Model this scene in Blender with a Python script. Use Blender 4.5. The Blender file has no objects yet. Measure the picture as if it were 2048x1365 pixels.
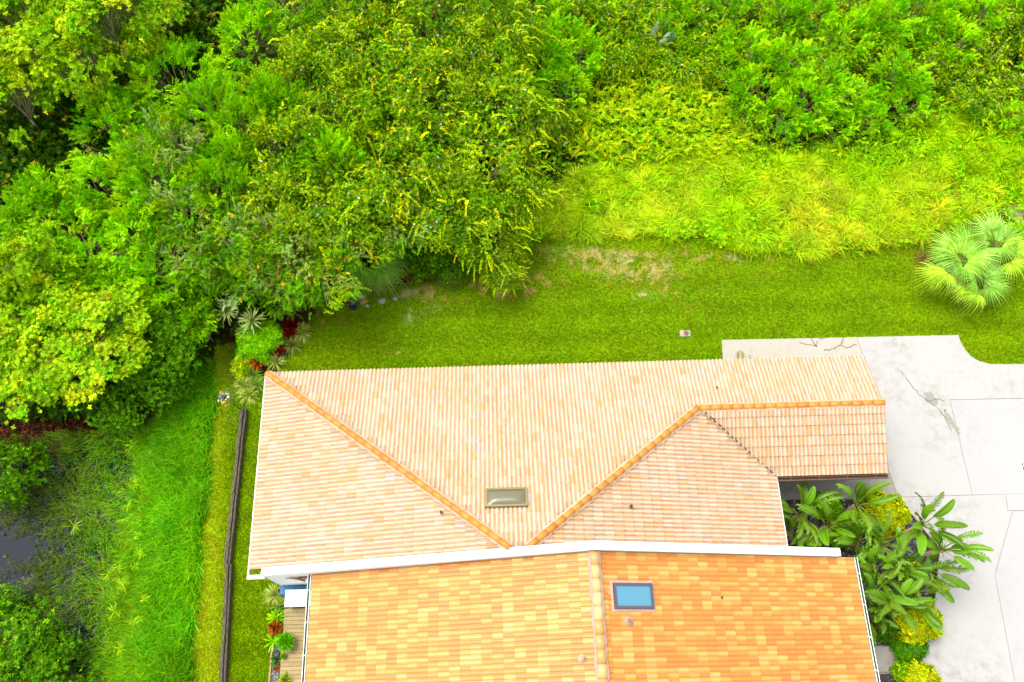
import bpy, math
import numpy as np
from mathutils import Matrix, Vector
sc = bpy.context.scene
col = sc.collection
rng = np.random.default_rng(7)
R_ = math.radians

# ------------------------------------------------------------------ camera
H = 33.0
F_PX, TILT, YAW, ROLL = 1715.6, 0.4035, -0.03154, 0.00126
def cam_axes():
    ct, st = math.cos(TILT), math.sin(TILT)
    a = np.array([[1, 0, 0], [0, ct, st], [0, st, -ct]], float)
    c, s = math.cos(YAW), math.sin(YAW)
    a = a @ np.array([[c, -s, 0], [s, c, 0], [0, 0, 1]]).T
    c, s = math.cos(ROLL), math.sin(ROLL)
    return c*a[0]+s*a[1], -s*a[0]+c*a[1], a[2]
CR, CU, CF = cam_axes()
CAM = np.array([0, 0, H])
cd = bpy.data.cameras.new('camera'); co = bpy.data.objects.new('camera', cd); col.objects.link(co)
cd.sensor_width = 36.0; cd.lens = 36.0*F_PX/2048.0; cd.clip_end = 3000
m = Matrix.Identity(4)
for i in range(3):
    m[i][0], m[i][1], m[i][2], m[i][3] = CR[i], CU[i], -CF[i], CAM[i]
co.matrix_world = m
sc.camera = co

# ------------------------------------------------------------------ light
SUN_AZ, SUN_EL = R_(-55), R_(69)        # azimuth from +Y towards +X
w = bpy.data.worlds.new('World'); sc.world = w; w.use_nodes = True
nt = w.node_tree; bg = nt.nodes['Background']
sky = nt.nodes.new('ShaderNodeTexSky'); sky.sky_type = 'NISHITA'; sky.sun_disc = False
sky.sun_elevation = SUN_EL; sky.sun_rotation = SUN_AZ
sky.air_density = 1.0; sky.dust_density = 3.0; sky.ozone_density = 0.6
hs = nt.nodes.new('ShaderNodeHueSaturation'); hs.inputs['Saturation'].default_value = .3      # grey overcast
nt.links.new(sky.outputs[0], hs.inputs['Color']); nt.links.new(hs.outputs[0], bg.inputs[0]); bg.inputs[1].default_value = 0.15
sd = bpy.data.lights.new('sun', 'SUN'); so = bpy.data.objects.new('sun', sd); col.objects.link(so)
sd.energy = 1.1; sd.angle = R_(36); sd.color = (1.0, 0.93, 0.84)
dv = Vector((math.sin(SUN_AZ)*math.cos(SUN_EL), math.cos(SUN_AZ)*math.cos(SUN_EL), math.sin(SUN_EL)))
so.rotation_euler = dv.to_track_quat('Z', 'Y').to_euler(); so.location = (0, 0, 60)
sc.view_settings.view_transform = 'Standard'; sc.view_settings.look = 'None'
sc.view_settings.gamma = 1.0; sc.view_settings.exposure = 1.75
sc.render.engine = 'CYCLES'; sc.cycles.max_bounces = 6; sc.cycles.diffuse_bounces = 4; sc.cycles.transmission_bounces = 4; sc.cycles.glossy_bounces = 2
KEXP = 2.6      # picture value of a level white surface; turns picture colours into base colours

# ------------------------------------------------------------------ helpers
def lin(c, k=KEXP):
    c = np.asarray(c, float)/255.0
    return np.where(c <= .04045, c/12.92, ((c+.055)/1.055)**2.4)/k
def ray(px, py):
    return CF + CR*((px-1024)/F_PX) + CU*((682.5-py)/F_PX)
def P(px, py, z=0.0):
    d = ray(px, py); return CAM + d*((z-H)/d[2])
def Pv(pxy, z=0.0):
    pxy = np.asarray(pxy, float); z = np.broadcast_to(np.asarray(z, float), pxy.shape[:1])
    d = CF[None]+CR[None]*((pxy[:, 0:1]-1024)/F_PX)+CU[None]*((682.5-pxy[:, 1:2])/F_PX)
    return CAM[None]+d*((z-H)/d[:, 2])[:, None]
def to_px(p):
    d = np.asarray(p, float)-CAM; z = d@CF
    return np.stack([1024+F_PX*(d@CR)/z, 682.5-F_PX*(d@CU)/z], -1)
def hit(px, py, p0, n):
    d = ray(px, py); return CAM + d*(np.dot(np.asarray(p0)-CAM, n)/np.dot(d, n))
def inpoly(pts, poly):
    pts = np.asarray(pts); x, y = pts[:, 0], pts[:, 1]; poly = np.asarray(poly, float)
    r = np.zeros(len(pts), bool); j = len(poly)-1
    for i in range(len(poly)):
        xi, yi, xj, yj = *poly[i], *poly[j]
        if yi != yj:
            r ^= ((yi > y) != (yj > y)) & (x < (xj-xi)*(y-yi)/(yj-yi)+xi)
        j = i
    return r
def rand_in(poly, n, r=rng):
    poly = np.asarray(poly, float); lo, hi = poly.min(0), poly.max(0); out = np.zeros((0, 2))
    while len(out) < n:
        q = r.uniform(lo, hi, (n*2, 2)); out = np.vstack([out, q[inpoly(q, poly)]])
    return out[:n]
def unit(v):
    return v/np.maximum(np.linalg.norm(v, axis=-1, keepdims=True), 1e-9)
# cheap value noise
_G = np.random.default_rng(3).random((256, 256))
def vnoise(x, y, s=1.0):
    x = np.asarray(x)/s+1000.3; y = np.asarray(y)/s+1000.7
    xi = np.floor(x).astype(int); yi = np.floor(y).astype(int); fx = x-xi; fy = y-yi
    fx = fx*fx*(3-2*fx); fy = fy*fy*(3-2*fy)
    g = lambda a, b: _G[a % 256, b % 256]
    return (g(xi, yi)*(1-fx)+g(xi+1, yi)*fx)*(1-fy)+(g(xi, yi+1)*(1-fx)+g(xi+1, yi+1)*fx)*fy
def fbm(x, y, s):
    return (vnoise(x, y, s)+.5*vnoise(x, y, s/2.1)+.25*vnoise(x, y, s/4.3))/1.75

BASE = {}
def link(o, parent=None):
    col.objects.link(o)
    if parent is not None:
        o.parent = parent
        b = BASE.get(parent.name)
        if b is not None: o.matrix_parent_inverse = b
    return o
def tag(o, label=None, cat=None, group=None, kind=None):
    if label: o['label'] = label
    if cat: o['category'] = cat
    if group: o['group'] = group
    if kind: o['kind'] = kind
    return o
def thing(name, label, cat, loc=(0, 0, 0), group=None, rz=0.0, scale=1.0):
    """an Empty at the base of a thing; children are given in its own coordinates"""
    o = bpy.data.objects.new(name, None); col.objects.link(o)
    o.location = tuple(float(v) for v in loc); o.rotation_euler = (0, 0, rz)
    o.scale = (scale,)*3 if np.isscalar(scale) else scale
    o.empty_display_size = .2
    return tag(o, label, cat, group)
def thing_w(name, label, cat, loc=(0, 0, 0), group=None):
    """as thing(), children given in world coordinates"""
    o = thing(name, label, cat, loc, group)
    BASE[o.name] = Matrix.Translation(Vector([-float(v) for v in loc])); return o

def mesh(name, V, Fc, mat, smooth=False, vcol=None):
    me = bpy.data.meshes.new(name)
    me.from_pydata([tuple(map(float, v)) for v in V], [], [tuple(int(i) for i in f) for f in Fc])
    if mat: me.materials.append(mat)
    if smooth: me.polygons.foreach_set('use_smooth', [True]*len(me.polygons))
    if vcol is not None: set_vcol(me, vcol)
    me.update(); return me
def set_vcol(me, c):
    c = np.asarray(c, np.float32)
    a = me.attributes.new('Col', 'FLOAT_COLOR', 'POINT')
    a.data.foreach_set('color', np.hstack([c, np.ones((len(c), 1), np.float32)]).ravel())
def fast(name, V, k, mat, vcol=None, smooth=False):
    """V (n,k,3): n separate k-gons"""
    V = np.asarray(V, np.float32); n = len(V)
    me = bpy.data.meshes.new(name)
    me.vertices.add(n*k); me.vertices.foreach_set('co', V.ravel())
    me.loops.add(n*k); me.loops.foreach_set('vertex_index', np.arange(n*k, dtype=np.int32))
    me.polygons.add(n); me.polygons.foreach_set('loop_start', np.arange(0, n*k, k, dtype=np.int32))
    me.polygons.foreach_set('loop_total', np.full(n, k, np.int32))
    if smooth: me.polygons.foreach_set('use_smooth', np.ones(n, bool))
    if vcol is not None:
        vcol = np.asarray(vcol)
        set_vcol(me, np.repeat(vcol, k, 0) if len(vcol) == n else vcol)
    me.materials.append(mat); me.update(); me.validate(); return me
def obj(name, me, parent=None, mw=None):
    o = bpy.data.objects.new(name, me); link(o, parent)
    if mw is not None: o.matrix_basis = mw
    return o
def joinmesh(parts):
    V, Fc = [], []
    for v, f in parts:
        o = len(V); V.extend(list(map(tuple, v))); Fc.extend([tuple(i+o for i in q) for q in f])
    return V, Fc
def box(x0, x1, y0, y1, z0, z1):
    V = [(x, y, z) for z in (z0, z1) for y in (y0, y1) for x in (x0, x1)]
    return V, [(0, 2, 3, 1), (4, 5, 7, 6), (0, 1, 5, 4), (1, 3, 7, 5), (3, 2, 6, 7), (2, 0, 4, 6)]
def bbox(x0, x1, y0, y1, z0, z1, b=.01):
    """box with bevelled vertical and top edges"""
    ring = lambda i, z: [(x0+i+b, y0+i, z), (x1-i-b, y0+i, z), (x1-i, y0+i+b, z), (x1-i, y1-i-b, z), (x1-i-b, y1-i, z), (x0+i+b, y1-i, z), (x0+i, y1-i-b, z), (x0+i, y0+i+b, z)]
    V = ring(0, z0)+ring(0, z1-b)+ring(b, z1); Fc = []
    for k in (0, 8):
        for i in range(8): Fc.append((k+i, k+(i+1) % 8, k+8+(i+1) % 8, k+8+i))
    Fc.append(tuple(range(16, 24))); Fc.append(tuple(range(7, -1, -1))); return V, Fc
def prism(poly, z0, z1):
    """poly (n,2) ccw or cw -> closed prism; z1 may be an array"""
    poly = np.asarray(poly, float)
    if np.sum(poly[:, 0]*np.roll(poly[:, 1], -1)-np.roll(poly[:, 0], -1)*poly[:, 1]) < 0: poly = poly[::-1]
    n = len(poly); V = [(*p, z0) for p in poly]+[(*p, z1) for p in poly]
    Fc = [tuple(range(n-1, -1, -1)), tuple(range(n, 2*n))]+[(i, (i+1) % n, n+(i+1) % n, n+i) for i in range(n)]
    return V, Fc
def tube(pts, rad, ns=6, cap=True):
    pts = np.asarray(pts, float); n = len(pts); rad = np.broadcast_to(rad, (n,))
    V, Fc = [], []
    t = np.gradient(pts, axis=0); t = unit(t)
    ref = np.array([0, 0, 1.]) if abs(t[0][2]) < .9 else np.array([1., 0, 0])
    for i in range(n):
        a = np.cross(t[i], ref); a /= max(np.linalg.norm(a), 1e-6); b = np.cross(t[i], a)
        for k in range(ns):
            an = 2*math.pi*k/ns; V.append(pts[i]+rad[i]*(a*math.cos(an)+b*math.sin(an)))
    for i in range(n-1):
        for k in range(ns):
            Fc.append((i*ns+k, i*ns+(k+1) % ns, (i+1)*ns+(k+1) % ns, (i+1)*ns+k))
    if cap: Fc.append(tuple(range(ns-1, -1, -1))); Fc.append(tuple(range((n-1)*ns, n*ns)))
    return V, Fc
def lathe(prof, ns=20, c=(0, 0, 0)):
    V, Fc = [], []
    for r, z in prof:
        for k in range(ns):
            a = 2*math.pi*k/ns; V.append((c[0]+r*math.cos(a), c[1]+r*math.sin(a), c[2]+z))
    for i in range(len(prof)-1):
        for k in range(ns): Fc.append((i*ns+k, i*ns+(k+1) % ns, (i+1)*ns+(k+1) % ns, (i+1)*ns+k))
    Fc.append(tuple(range((len(prof)-1)*ns, len(prof)*ns))); return V, Fc

# ------------------------------------------------------------------ materials
def newmat(name):
    m = bpy.data.materials.new(name); m.use_nodes = True
    return m, m.node_tree, m.node_tree.nodes['Principled BSDF']
def N(t, typ, **kw):
    n = t.nodes.new(typ)
    for k, v in kw.items(): setattr(n, k, v)
    return n
def noise_node(t, scale, detail=4, rough=.6, coord='Object'):
    tc = N(t, 'ShaderNodeTexCoord'); n = N(t, 'ShaderNodeTexNoise')
    n.inputs['Scale'].default_value = scale; n.inputs['Detail'].default_value = detail; n.inputs['Roughness'].default_value = rough
    t.links.new(tc.outputs[coord], n.inputs['Vector']); return n
def ramp(t, src, stops):
    r = N(t, 'ShaderNodeValToRGB'); e = r.color_ramp.elements
    while len(e) < len(stops): e.new(.5)
    for el, (p, c) in zip(e, stops): el.position = p; el.color = (*[float(v) for v in c], 1)
    t.links.new(src, r.inputs[0]); return r
def mix(t, fac, a, b, mode='MIX'):
    n = N(t, 'ShaderNodeMix', data_type='RGBA', blend_type=mode)
    for s, v in ((n.inputs[0], fac), (n.inputs[6], a), (n.inputs[7], b)):
        if isinstance(v, bpy.types.NodeSocket): t.links.new(v, s)
        elif np.isscalar(v): s.default_value = v
        else: s.default_value = (*[float(q) for q in v], 1)
    return n.outputs[2]
def bump(t, p, src, strength=.3, dist=.02):
    b = N(t, 'ShaderNodeBump'); b.inputs['Strength'].default_value = strength; b.inputs['Distance'].default_value = dist
    t.links.new(src, b.inputs['Height']); t.links.new(b.outputs[0], p.inputs['Normal'])
def plain(name, c, rough=.6, var=.12, scale=6., metal=0., bmp=.1, spec=.5):
    """base colour with fine mottling"""
    m, t, p = newmat(name); n = noise_node(t, scale, 5)
    c = np.asarray(c, float)
    r = ramp(t, n.outputs[0], [(.3, c*(1-var)), (.7, np.minimum(c*(1+var), .9))])
    t.links.new(r.outputs[0], p.inputs['Base Color']); p.inputs['Roughness'].default_value = rough
    p.inputs['Metallic'].default_value = metal; p.inputs['Specular IOR Level'].default_value = spec
    if bmp: bump(t, p, n.outputs[0], bmp, .01)
    return m
def leafmat(name, trans=.35, gloss=.06, rough=.45):
    m, t, p = newmat(name); t.nodes.remove(p); out = t.nodes['Material Output']
    a = N(t, 'ShaderNodeAttribute', attribute_name='Col')
    d = N(t, 'ShaderNodeBsdfDiffuse'); tr = N(t, 'ShaderNodeBsdfTranslucent'); g = N(t, 'ShaderNodeBsdfGlossy')
    g.inputs['Roughness'].default_value = rough
    t.links.new(a.outputs['Color'], d.inputs[0]); t.links.new(a.outputs['Color'], tr.inputs[0])
    m1 = N(t, 'ShaderNodeMixShader'); m1.inputs[0].default_value = trans
    t.links.new(d.outputs[0], m1.inputs[1]); t.links.new(tr.outputs[0], m1.inputs[2])
    m2 = N(t, 'ShaderNodeMixShader'); m2.inputs[0].default_value = gloss
    t.links.new(m1.outputs[0], m2.inputs[1]); t.links.new(g.outputs[0], m2.inputs[2]); t.links.new(m2.outputs[0], out.inputs[0])
    return m
LEAF = leafmat('leaf', .26, .004)
LEAF_GLOSSY = leafmat('glossy_leaf', .3, .018, .4)
GRASS = leafmat('grass_blade', .28, .003)
BARK = plain('bark', lin((150, 122, 84)), .9, .3, 8, bmp=.5)
BARK_PALE = plain('pale_bark', lin((196, 172, 126)), .9, .25, 9, bmp=.4)
WHITE = plain('white_paint', (.8, .8, .8), .55, .03, 2, bmp=.03)
def attrmat(name, rough, spec, scale, var, bmp):
    m, t, p = newmat(name); a = N(t, 'ShaderNodeAttribute', attribute_name='Col')
    n = noise_node(t, scale, 6, .7, 'Object'); g = ramp(t, n.outputs[0], [(.25, [1-var]*3), (.75, [1+var*.5]*3)])
    c = mix(t, 1.0, a.outputs['Color'], g.outputs[0], 'MULTIPLY')
    t.links.new(c, p.inputs['Base Color']); p.inputs['Roughness'].default_value = rough
    p.inputs['Specular IOR Level'].default_value = spec; bump(t, p, n.outputs[0], bmp, .006); return m
TILE_A = attrmat('weathered_tile', .8, .3, 14, .16, .3)
def streaks(m, lo, hi, scale):
    """broad weathering that runs across the tiles of a roof"""
    t = m.node_tree; p = t.nodes['Principled BSDF']; g = N(t, 'ShaderNodeNewGeometry'); n = N(t, 'ShaderNodeTexNoise'); n.inputs['Scale'].default_value = scale; n.inputs['Detail'].default_value = 5
    t.links.new(g.outputs['Position'], n.inputs['Vector']); r = ramp(t, n.outputs[0], [(.35, lo), (.65, hi)])
    src = p.inputs['Base Color'].links[0].from_socket; t.links.new(mix(t, 1.0, src, r.outputs[0], 'MULTIPLY'), p.inputs['Base Color'])
streaks(TILE_A, (1., 1., 1.), (1., .93, .83), .45)
TILE_B = attrmat('glazed_tile', .45, .4, 10, .10, .15)
streaks(TILE_B, (1, 1, 1), (.97, .9, .82), .5)

# ------------------------------------------------------------------ ground
def sst(x): x = np.clip(x, 0, 1); return x*x*(3-2*x)
WATER_Z = -.55
def gz(x, y):
    x = np.asarray(x, float); y = np.asarray(y, float)
    pond = sst((-12.6-x)/3.2)*sst((10.6-y)/1.6)*sst((y+40)/20)
    return -.95*pond + .05*(fbm(x, y, 5.)-.5)*sst((np.maximum(-12-x, y-16))/2)
LAWN_UP = [(560, 740), (598, 690), (622, 640), (650, 600), (720, 585), (800, 570), (870, 540), (960, 530), (1040, 500), (1100, 460), (1250, 455), (1400, 465), (1500, 480), (1600, 485), (1700, 480), (1830, 470), (2048, 445), (2400, 420), (2500, 760), (1800, 900), (900, 900), (560, 830)]
LAWN_IN = [(488, 800), (560, 740), (620, 900), (560, 1420), (430, 1750)]
LAWN_OUT = [(418, 830), (425, 745), (432, 690), (470, 690), (480, 740), (490, 805), (432, 1750), (362, 1750), (398, 1090)]
DRY = [(1180, 525, 80, 26, .85), (1280, 540, 90, 30, .9), (1330, 575, 40, 14, .8), (1420, 515, 70, 10, .8), (1110, 500, 40, 10, .6), (1250, 505, 80, 10, .9), (880, 585, 80, 22, 1.), (1060, 570, 60, 26, .95), (790, 705, 18, 6, .8), (970, 585, 80, 20, .9), (670, 645, 60, 18, .6), (1000, 555, 80, 12, .6), (720, 690, 40, 14, .25),
       (1600, 515, 80, 8, .7), (1490, 540, 70, 14, .4), (1390, 600, 40, 30, .35), (1850, 520, 40, 24, .8), (1870, 560, 40, 20, .4), (400, 1260, 16, 70, .6), (430, 1090, 14, 30, .3), (402, 1180, 8, 160, .45), (420, 1330, 18, 40, .5)]
BARE = [(770, 602, 50, 10, 1.3), (800, 588, 36, 6, 1.2), (722, 602, 26, 12, 1.3), (822, 628, 10, 14, 1.), (850, 622, 18, 6, .9), (900, 560, 30, 6, .8), (1290, 590, 26, 6, .7), (1190, 512, 60, 12, .8), (1270, 530, 70, 18, .85), (1440, 512, 40, 5, .7), (2020, 430, 50, 25, 1.), (1445, 375, 18, 14, .7), (1650, 372, 26, 12, .7), (1935, 590, 30, 22, .8),
        (468, 780, 14, 45, .6)]
LITTER = [(80, 850, 110, 26, 1.), (230, 838, 110, 20, 1.), (340, 800, 30, 50, .8), (40, 890, 60, 30, .9), (460, 660, 30, 40, .55), (690, 590, 60, 12, .7), (590, 640, 40, 30, .7), (520, 690, 60, 60, .45), (820, 556, 60, 12, .7), (1850, 520, 25, 25, .6), (490, 740, 30, 40, .5)]
def blobs(px, L):
    r = np.zeros(len(px))
    for x, y, sx, sy, a in L:
        r = np.maximum(r, a*np.exp(-((px[:, 0]-x)/sx)**2*.8-((px[:, 1]-y)/sy)**2*.8))
    return r
C_SOIL = lin((78, 72, 30)); C_LAWN = lin((112, 158, 0), 1.3); C_LAWN2 = lin((154, 178, 2), 1.3); C_DRY = lin((208, 186, 96), 1.7); C_RUST = lin((158, 142, 28), 1.6)
C_BARE = lin((212, 196, 140), 2.2); C_LIT = lin((92, 52, 28)); C_MUD = lin((48, 44, 26))
def lawn_masks(xy):
    px = to_px(np.c_[xy, np.zeros(len(xy))]); jit = np.c_[fbm(xy[:, 0], xy[:, 1], 1.3)-.5, fbm(xy[:, 0]+40, xy[:, 1], 1.3)-.5]*34
    pj = px+jit
    lawn = inpoly(px+jit*.5, LAWN_UP) | inpoly(px+jit*.15, LAWN_IN) | inpoly(px+jit*.3, LAWN_OUT)
    dry = np.clip(blobs(pj, DRY)*1.5*(fbm(xy[:, 0]+9, xy[:, 1], .32)*1.9-.6), 0, .75)
    bare = np.clip(blobs(pj, BARE)*1.8*(fbm(xy[:, 0]-9, xy[:, 1], .32)*2.4-.95), 0, .75)
    lit = np.clip(blobs(pj, LITTER)*1.5, 0, 1)
    return px, lawn, dry, bare, lit
def lawn_colour(xy, dry, r=None):
    g = fbm(xy[:, 0], xy[:, 1], 3.)[:, None]; g2 = fbm(xy[:, 0]+30, xy[:, 1]*2.2, 1.1)[:, None]
    px = to_px(np.c_[xy, np.zeros(len(xy))])[:, 0:1]
    left = sst((470-px)/50)                 # the strips beside the timber are yellower
    c = C_LAWN*(1-g*.5)+C_LAWN2*g*.5; c = c*(.86+.3*g2)*(1+.07*np.sin(xy[:, 1:2]*5.2+.35*np.sin(xy[:, 0:1]*.7)))
    c = c*(1-left*.55)+lin((196, 212, 26), 1.0)*left*.55
    d = dry[:, None]; c = np.where(d < .5, c*(1-d)+C_RUST*d, c*(1-d)+C_DRY*d); return c
def ground():
    xs = np.concatenate([-np.geomspace(900, 30, 10), np.arange(-29, -9, .2), np.arange(-9, 24, .1), np.arange(24, 29, .2), np.geomspace(29, 900, 10)])
    ys = np.concatenate([-np.geomspace(900, 6, 12), np.arange(-5, 11, .2), np.arange(11, 22, .1), np.arange(22, 40, .25), np.geomspace(40, 900, 10)])
    X, Y = np.meshgrid(xs, ys); xy = np.c_[X.ravel(), Y.ravel()]; Z = gz(xy[:, 0], xy[:, 1])
    px, lawn, dry, bare, lit = lawn_masks(xy)
    c = np.tile(C_SOIL, (len(xy), 1))*(.7+.6*fbm(xy[:, 0], xy[:, 1], 2.))[:, None]
    lc = lawn_colour(xy, dry)*.8
    c = np.where(lawn[:, None], lc, c)
    c = np.where((Z < -.4)[:, None], C_MUD, c)
    c = c*(1-lit[:, None])+C_LIT*lit[:, None]; c = c*(1-bare[:, None])+C_BARE*bare[:, None]
    nx, ny = len(xs), len(ys); i = np.arange(nx*ny).reshape(ny, nx)
    q = np.stack([i[:-1, :-1], i[:-1, 1:], i[1:, 1:], i[1:, :-1]], -1).reshape(-1, 4)
    me = bpy.data.meshes.new('ground'); me.vertices.add(len(xy)); me.vertices.foreach_set('co', np.c_[xy, Z].ravel())
    me.loops.add(q.size); me.loops.foreach_set('vertex_index', q.ravel().astype(np.int32))
    me.polygons.add(len(q)); me.polygons.foreach_set('loop_start', np.arange(0, q.size, 4, dtype=np.int32)); me.polygons.foreach_set('loop_total', np.full(len(q), 4, np.int32))
    me.polygons.foreach_set('use_smooth', np.ones(len(q), bool)); set_vcol(me, c)
    me.materials.append(attrmat('soil_and_turf', .95, .1, 9, .35, .5)); me.update(); me.validate()
    tag(obj('ground', me), kind='structure')
ground()

# pond water
m, t, p = newmat('pond_water'); n = noise_node(t, 3, 3)
p.inputs['Base Color'].default_value = (.006, .009, .016, 1); p.inputs['Roughness'].default_value = .06; p.inputs['Specular IOR Level'].default_value = .035
bump(t, p, n.outputs[0], .05, .02)
WATER = m
V = [(-70, -30, WATER_Z), (-13.6, -30, WATER_Z), (-13.6, 12.2, WATER_Z), (-70, 12.2, WATER_Z)]
tag(obj('pond_water', mesh('pond_water', V, [(0, 1, 2, 3)], WATER)), kind='structure')

# ------------------------------------------------------------------ lawn grass
def lawn_grass():
    r = np.random.default_rng(11); out = []
    for poly, n in ((LAWN_UP, 400000), (LAWN_IN, 56000), (LAWN_OUT, 62000)):
        q = rand_in([(min(x, 2380), y) for x, y in poly], n, r); p3 = Pv(q, 0.); out.append(p3[:, :2])
    xy = np.vstack(out)
    # keep clear of the houses, the concrete and hidden ground
    hid = ((xy[:, 0] > -8.2) & (xy[:, 0] < 13.2) & (xy[:, 1] > -5) & (xy[:, 1] < 11.2))
    px = to_px(np.c_[xy, np.zeros(len(xy))])
    conc = inpoly(px, DRIVE_OUT)
    xy = xy[~hid & ~conc]
    px, lawn, dry, bare, lit = lawn_masks(xy)
    keep = lawn & (r.random(len(xy)) > np.maximum(bare*1.1, np.maximum(dry*.55, lit*.9))); xy, dry = xy[keep], dry[keep]; n = len(xy)
    c = lawn_colour(xy, dry)*r.uniform(.62, 1.45, (n, 1))*np.c_[r.uniform(.85, 1.2, n), np.ones(n), np.ones(n)]
    h = r.uniform(.04, .085, n); a = r.uniform(0, 2*math.pi, n); wd = r.uniform(.012, .03, n)
    ln = r.normal(0, .035, (n, 2))
    b = np.c_[xy, gz(xy[:, 0], xy[:, 1])-.004]; s = np.c_[np.cos(a), np.sin(a), np.zeros(n)]*wd[:, None]
    V = np.stack([b-s, b+s, b+np.c_[ln, h]], 1)
    tag(obj('lawn_grass', fast('lawn_grass', V, 3, GRASS, c)), 'short mown green lawn grass round the houses', 'grass', kind='stuff')
# ------------------------------------------------------------------ concrete
DZ = .06
CURVE = [(1917, 670), (1922, 684), (1930, 699), (1943, 713), (1960, 723), (1982, 728), (2010, 728.5), (2048, 728)]
DRIVE_OUT = [(1443, 680), (1713, 674)]+CURVE+[(2500, 722), (2500, 1750), (1560, 1750), (1450, 800)]
def concrete(name, c, stain, seed, dirt_and_shade=.5):
    m, t, p = newmat(name)
    n1 = noise_node(t, .35, 6, .65); n2 = noise_node(t, 3.2, 8, .7); n3 = noise_node(t, 40, 4, .6)
    for q in (n1, n2):
        mp = N(t, 'ShaderNodeMapping'); mp.inputs[1].default_value = (seed*3.1, seed*1.7, 0)
        t.links.new(q.inputs[0].links[0].from_socket, mp.inputs[0]); t.links.new(mp.outputs[0], q.inputs[0])
    a = ramp(t, n1.outputs[0], [(.42, (0, 0, 0)), (.62, (1, 1, 1))]); b = ramp(t, n2.outputs[0], [(.44, (0, 0, 0)), (.64, (1, 1, 1))])
    mm = N(t, 'ShaderNodeMath', operation='MULTIPLY'); t.links.new(a.outputs[0], mm.inputs[0]); t.links.new(b.outputs[0], mm.inputs[1])
    m2 = N(t, 'ShaderNodeMath', operation='MULTIPLY'); m2.inputs[1].default_value = dirt_and_shade; t.links.new(mm.outputs[0], m2.inputs[0])
    fine = ramp(t, n3.outputs[0], [(.3, np.asarray(c)*.9), (.7, np.asarray(c)*1.06)])
    t.links.new(mix(t, m2.outputs[0], fine.outputs[0], stain), p.inputs['Base Color'])
    p.inputs['Roughness'].default_value = .85; bump(t, p, n3.outputs[0], .2, .004); return m
CONC_W = concrete('white_concrete', (.268, .262, .244), lin((168, 165, 150), 2.4), 1, .8)
CONC_N = concrete('newer_concrete', (.262, .259, .250), lin((190, 190, 180)), 5, .35)
CONC_P = concrete('cream_concrete', (.265, .25, .205), lin((200, 180, 120)), 9, .6)
CONC_G = concrete('grey_concrete', (.20, .185, .155), lin((120, 105, 85)), 3, .6)
DARK_JOINT = plain('joint_dirt', lin((178, 166, 142)), .95, .3, 10)
def px_poly(pts, z): return Pv(pts, z)[:, :2]
def inset(poly, d):
    poly = np.asarray(poly, float); c = poly.mean(0); n = len(poly); out = []
    A = np.sum(poly[:, 0]*np.roll(poly[:, 1], -1)-np.roll(poly[:, 0], -1)*poly[:, 1]); s = 1 if A > 0 else -1
    for i in range(n):
        a, b, e = poly[i-1], poly[i], poly[(i+1) % n]; d1 = unit(b-a); d2 = unit(e-b)
        n1 = s*np.array([-d1[1], d1[0]]); n2 = s*np.array([-d2[1], d2[0]]); k = unit(n1+n2); out.append(b+k*d/max(.5, float(np.dot(k, n1))))
    return np.array(out)
def slab_mesh(name, pts, mat, z1=DZ, z0=.005, gap=.004, bev=.012, raw=False):
    poly = np.asarray(pts) if raw else px_poly(pts, z1); poly = inset(poly, gap)
    if np.sum(poly[:, 0]*np.roll(poly[:, 1], -1)-np.roll(poly[:, 0], -1)*poly[:, 1]) < 0: poly = poly[::-1]
    n = len(poly); top = inset(poly, bev)
    V = [(*q, z0) for q in poly]+[(*q, z1-bev) for q in poly]+[(*q, z1) for q in top]
    Fc = [tuple(range(2*n, 3*n))]
    for k in (0, n): Fc += [(k+i, k+(i+1) % n, k+n+(i+1) % n, k+n+i) for i in range(n)]
    return mesh(name, V, Fc, mat)
bed = px_poly([(1445, 684), (1713, 678)]+[(x-4, y+4) for x, y in CURVE]+[(2500, 727), (2500, 1750), (1752, 1750), (1738, 1290), (1870, 1285), (1880, 1100), (1800, 997), (1560, 1002), (1540, 900), (1452, 780)], .0)
drive = obj('driveway', mesh('driveway', *prism(bed, -.1, .012), DARK_JOINT)); tag(drive, kind='structure')
S = {}
S['pad'] = obj('slab', slab_mesh('slab', [(1443, 680), (1713, 674.5), (1728, 716), (1740, 770), (1450, 780)], CONC_P), drive)
S['main'] = obj('slab', slab_mesh('slab', [(1713, 674.5)]+CURVE+[(2500, 724), (2500, 788), (1900, 800), (1922, 893), (1945, 990.5), (1797, 995), (1780, 950), (1740, 770), (1728, 716)], CONC_W), drive)
S['new'] = obj('slab', slab_mesh('slab', [(1900, 800), (2500, 788), (2500, 979), (1945, 990.5), (1922, 893)], CONC_N), drive)
S['low'] = obj('slab', slab_mesh('slab', [(1797, 995), (1945, 990.5), (2012, 988.5), (2016, 1022), (2026, 1022), (1990, 1150), (2030, 1365), (2056, 1750), (1850, 1750), (1838, 1294), (1866, 1240), (1880, 1100)], CONC_W), drive)
S['right'] = obj('slab', slab_mesh('slab', [(2026, 1022), (2500, 1015), (2500, 1750), (2056, 1750), (2030, 1365), (1990, 1150)], CONC_N), drive)
S['strip'] = obj('slab', slab_mesh('slab', [(2012, 988.5), (2500, 979), (2500, 1015), (2016, 1022)], CONC_N), drive)
S['path'] = obj('slab', slab_mesh('slab', [(1540, 930), (1776, 930), (1780, 950), (1797, 995), (1560, 1001)], CONC_G), drive)  # walkway's grey tone paints in the shade under the carport eave
S['step'] = obj('slab', slab_mesh('slab', [(1734, 1292), (1837, 1293), (1848, 1342), (1740, 1346)], CONC_G), drive)
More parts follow.
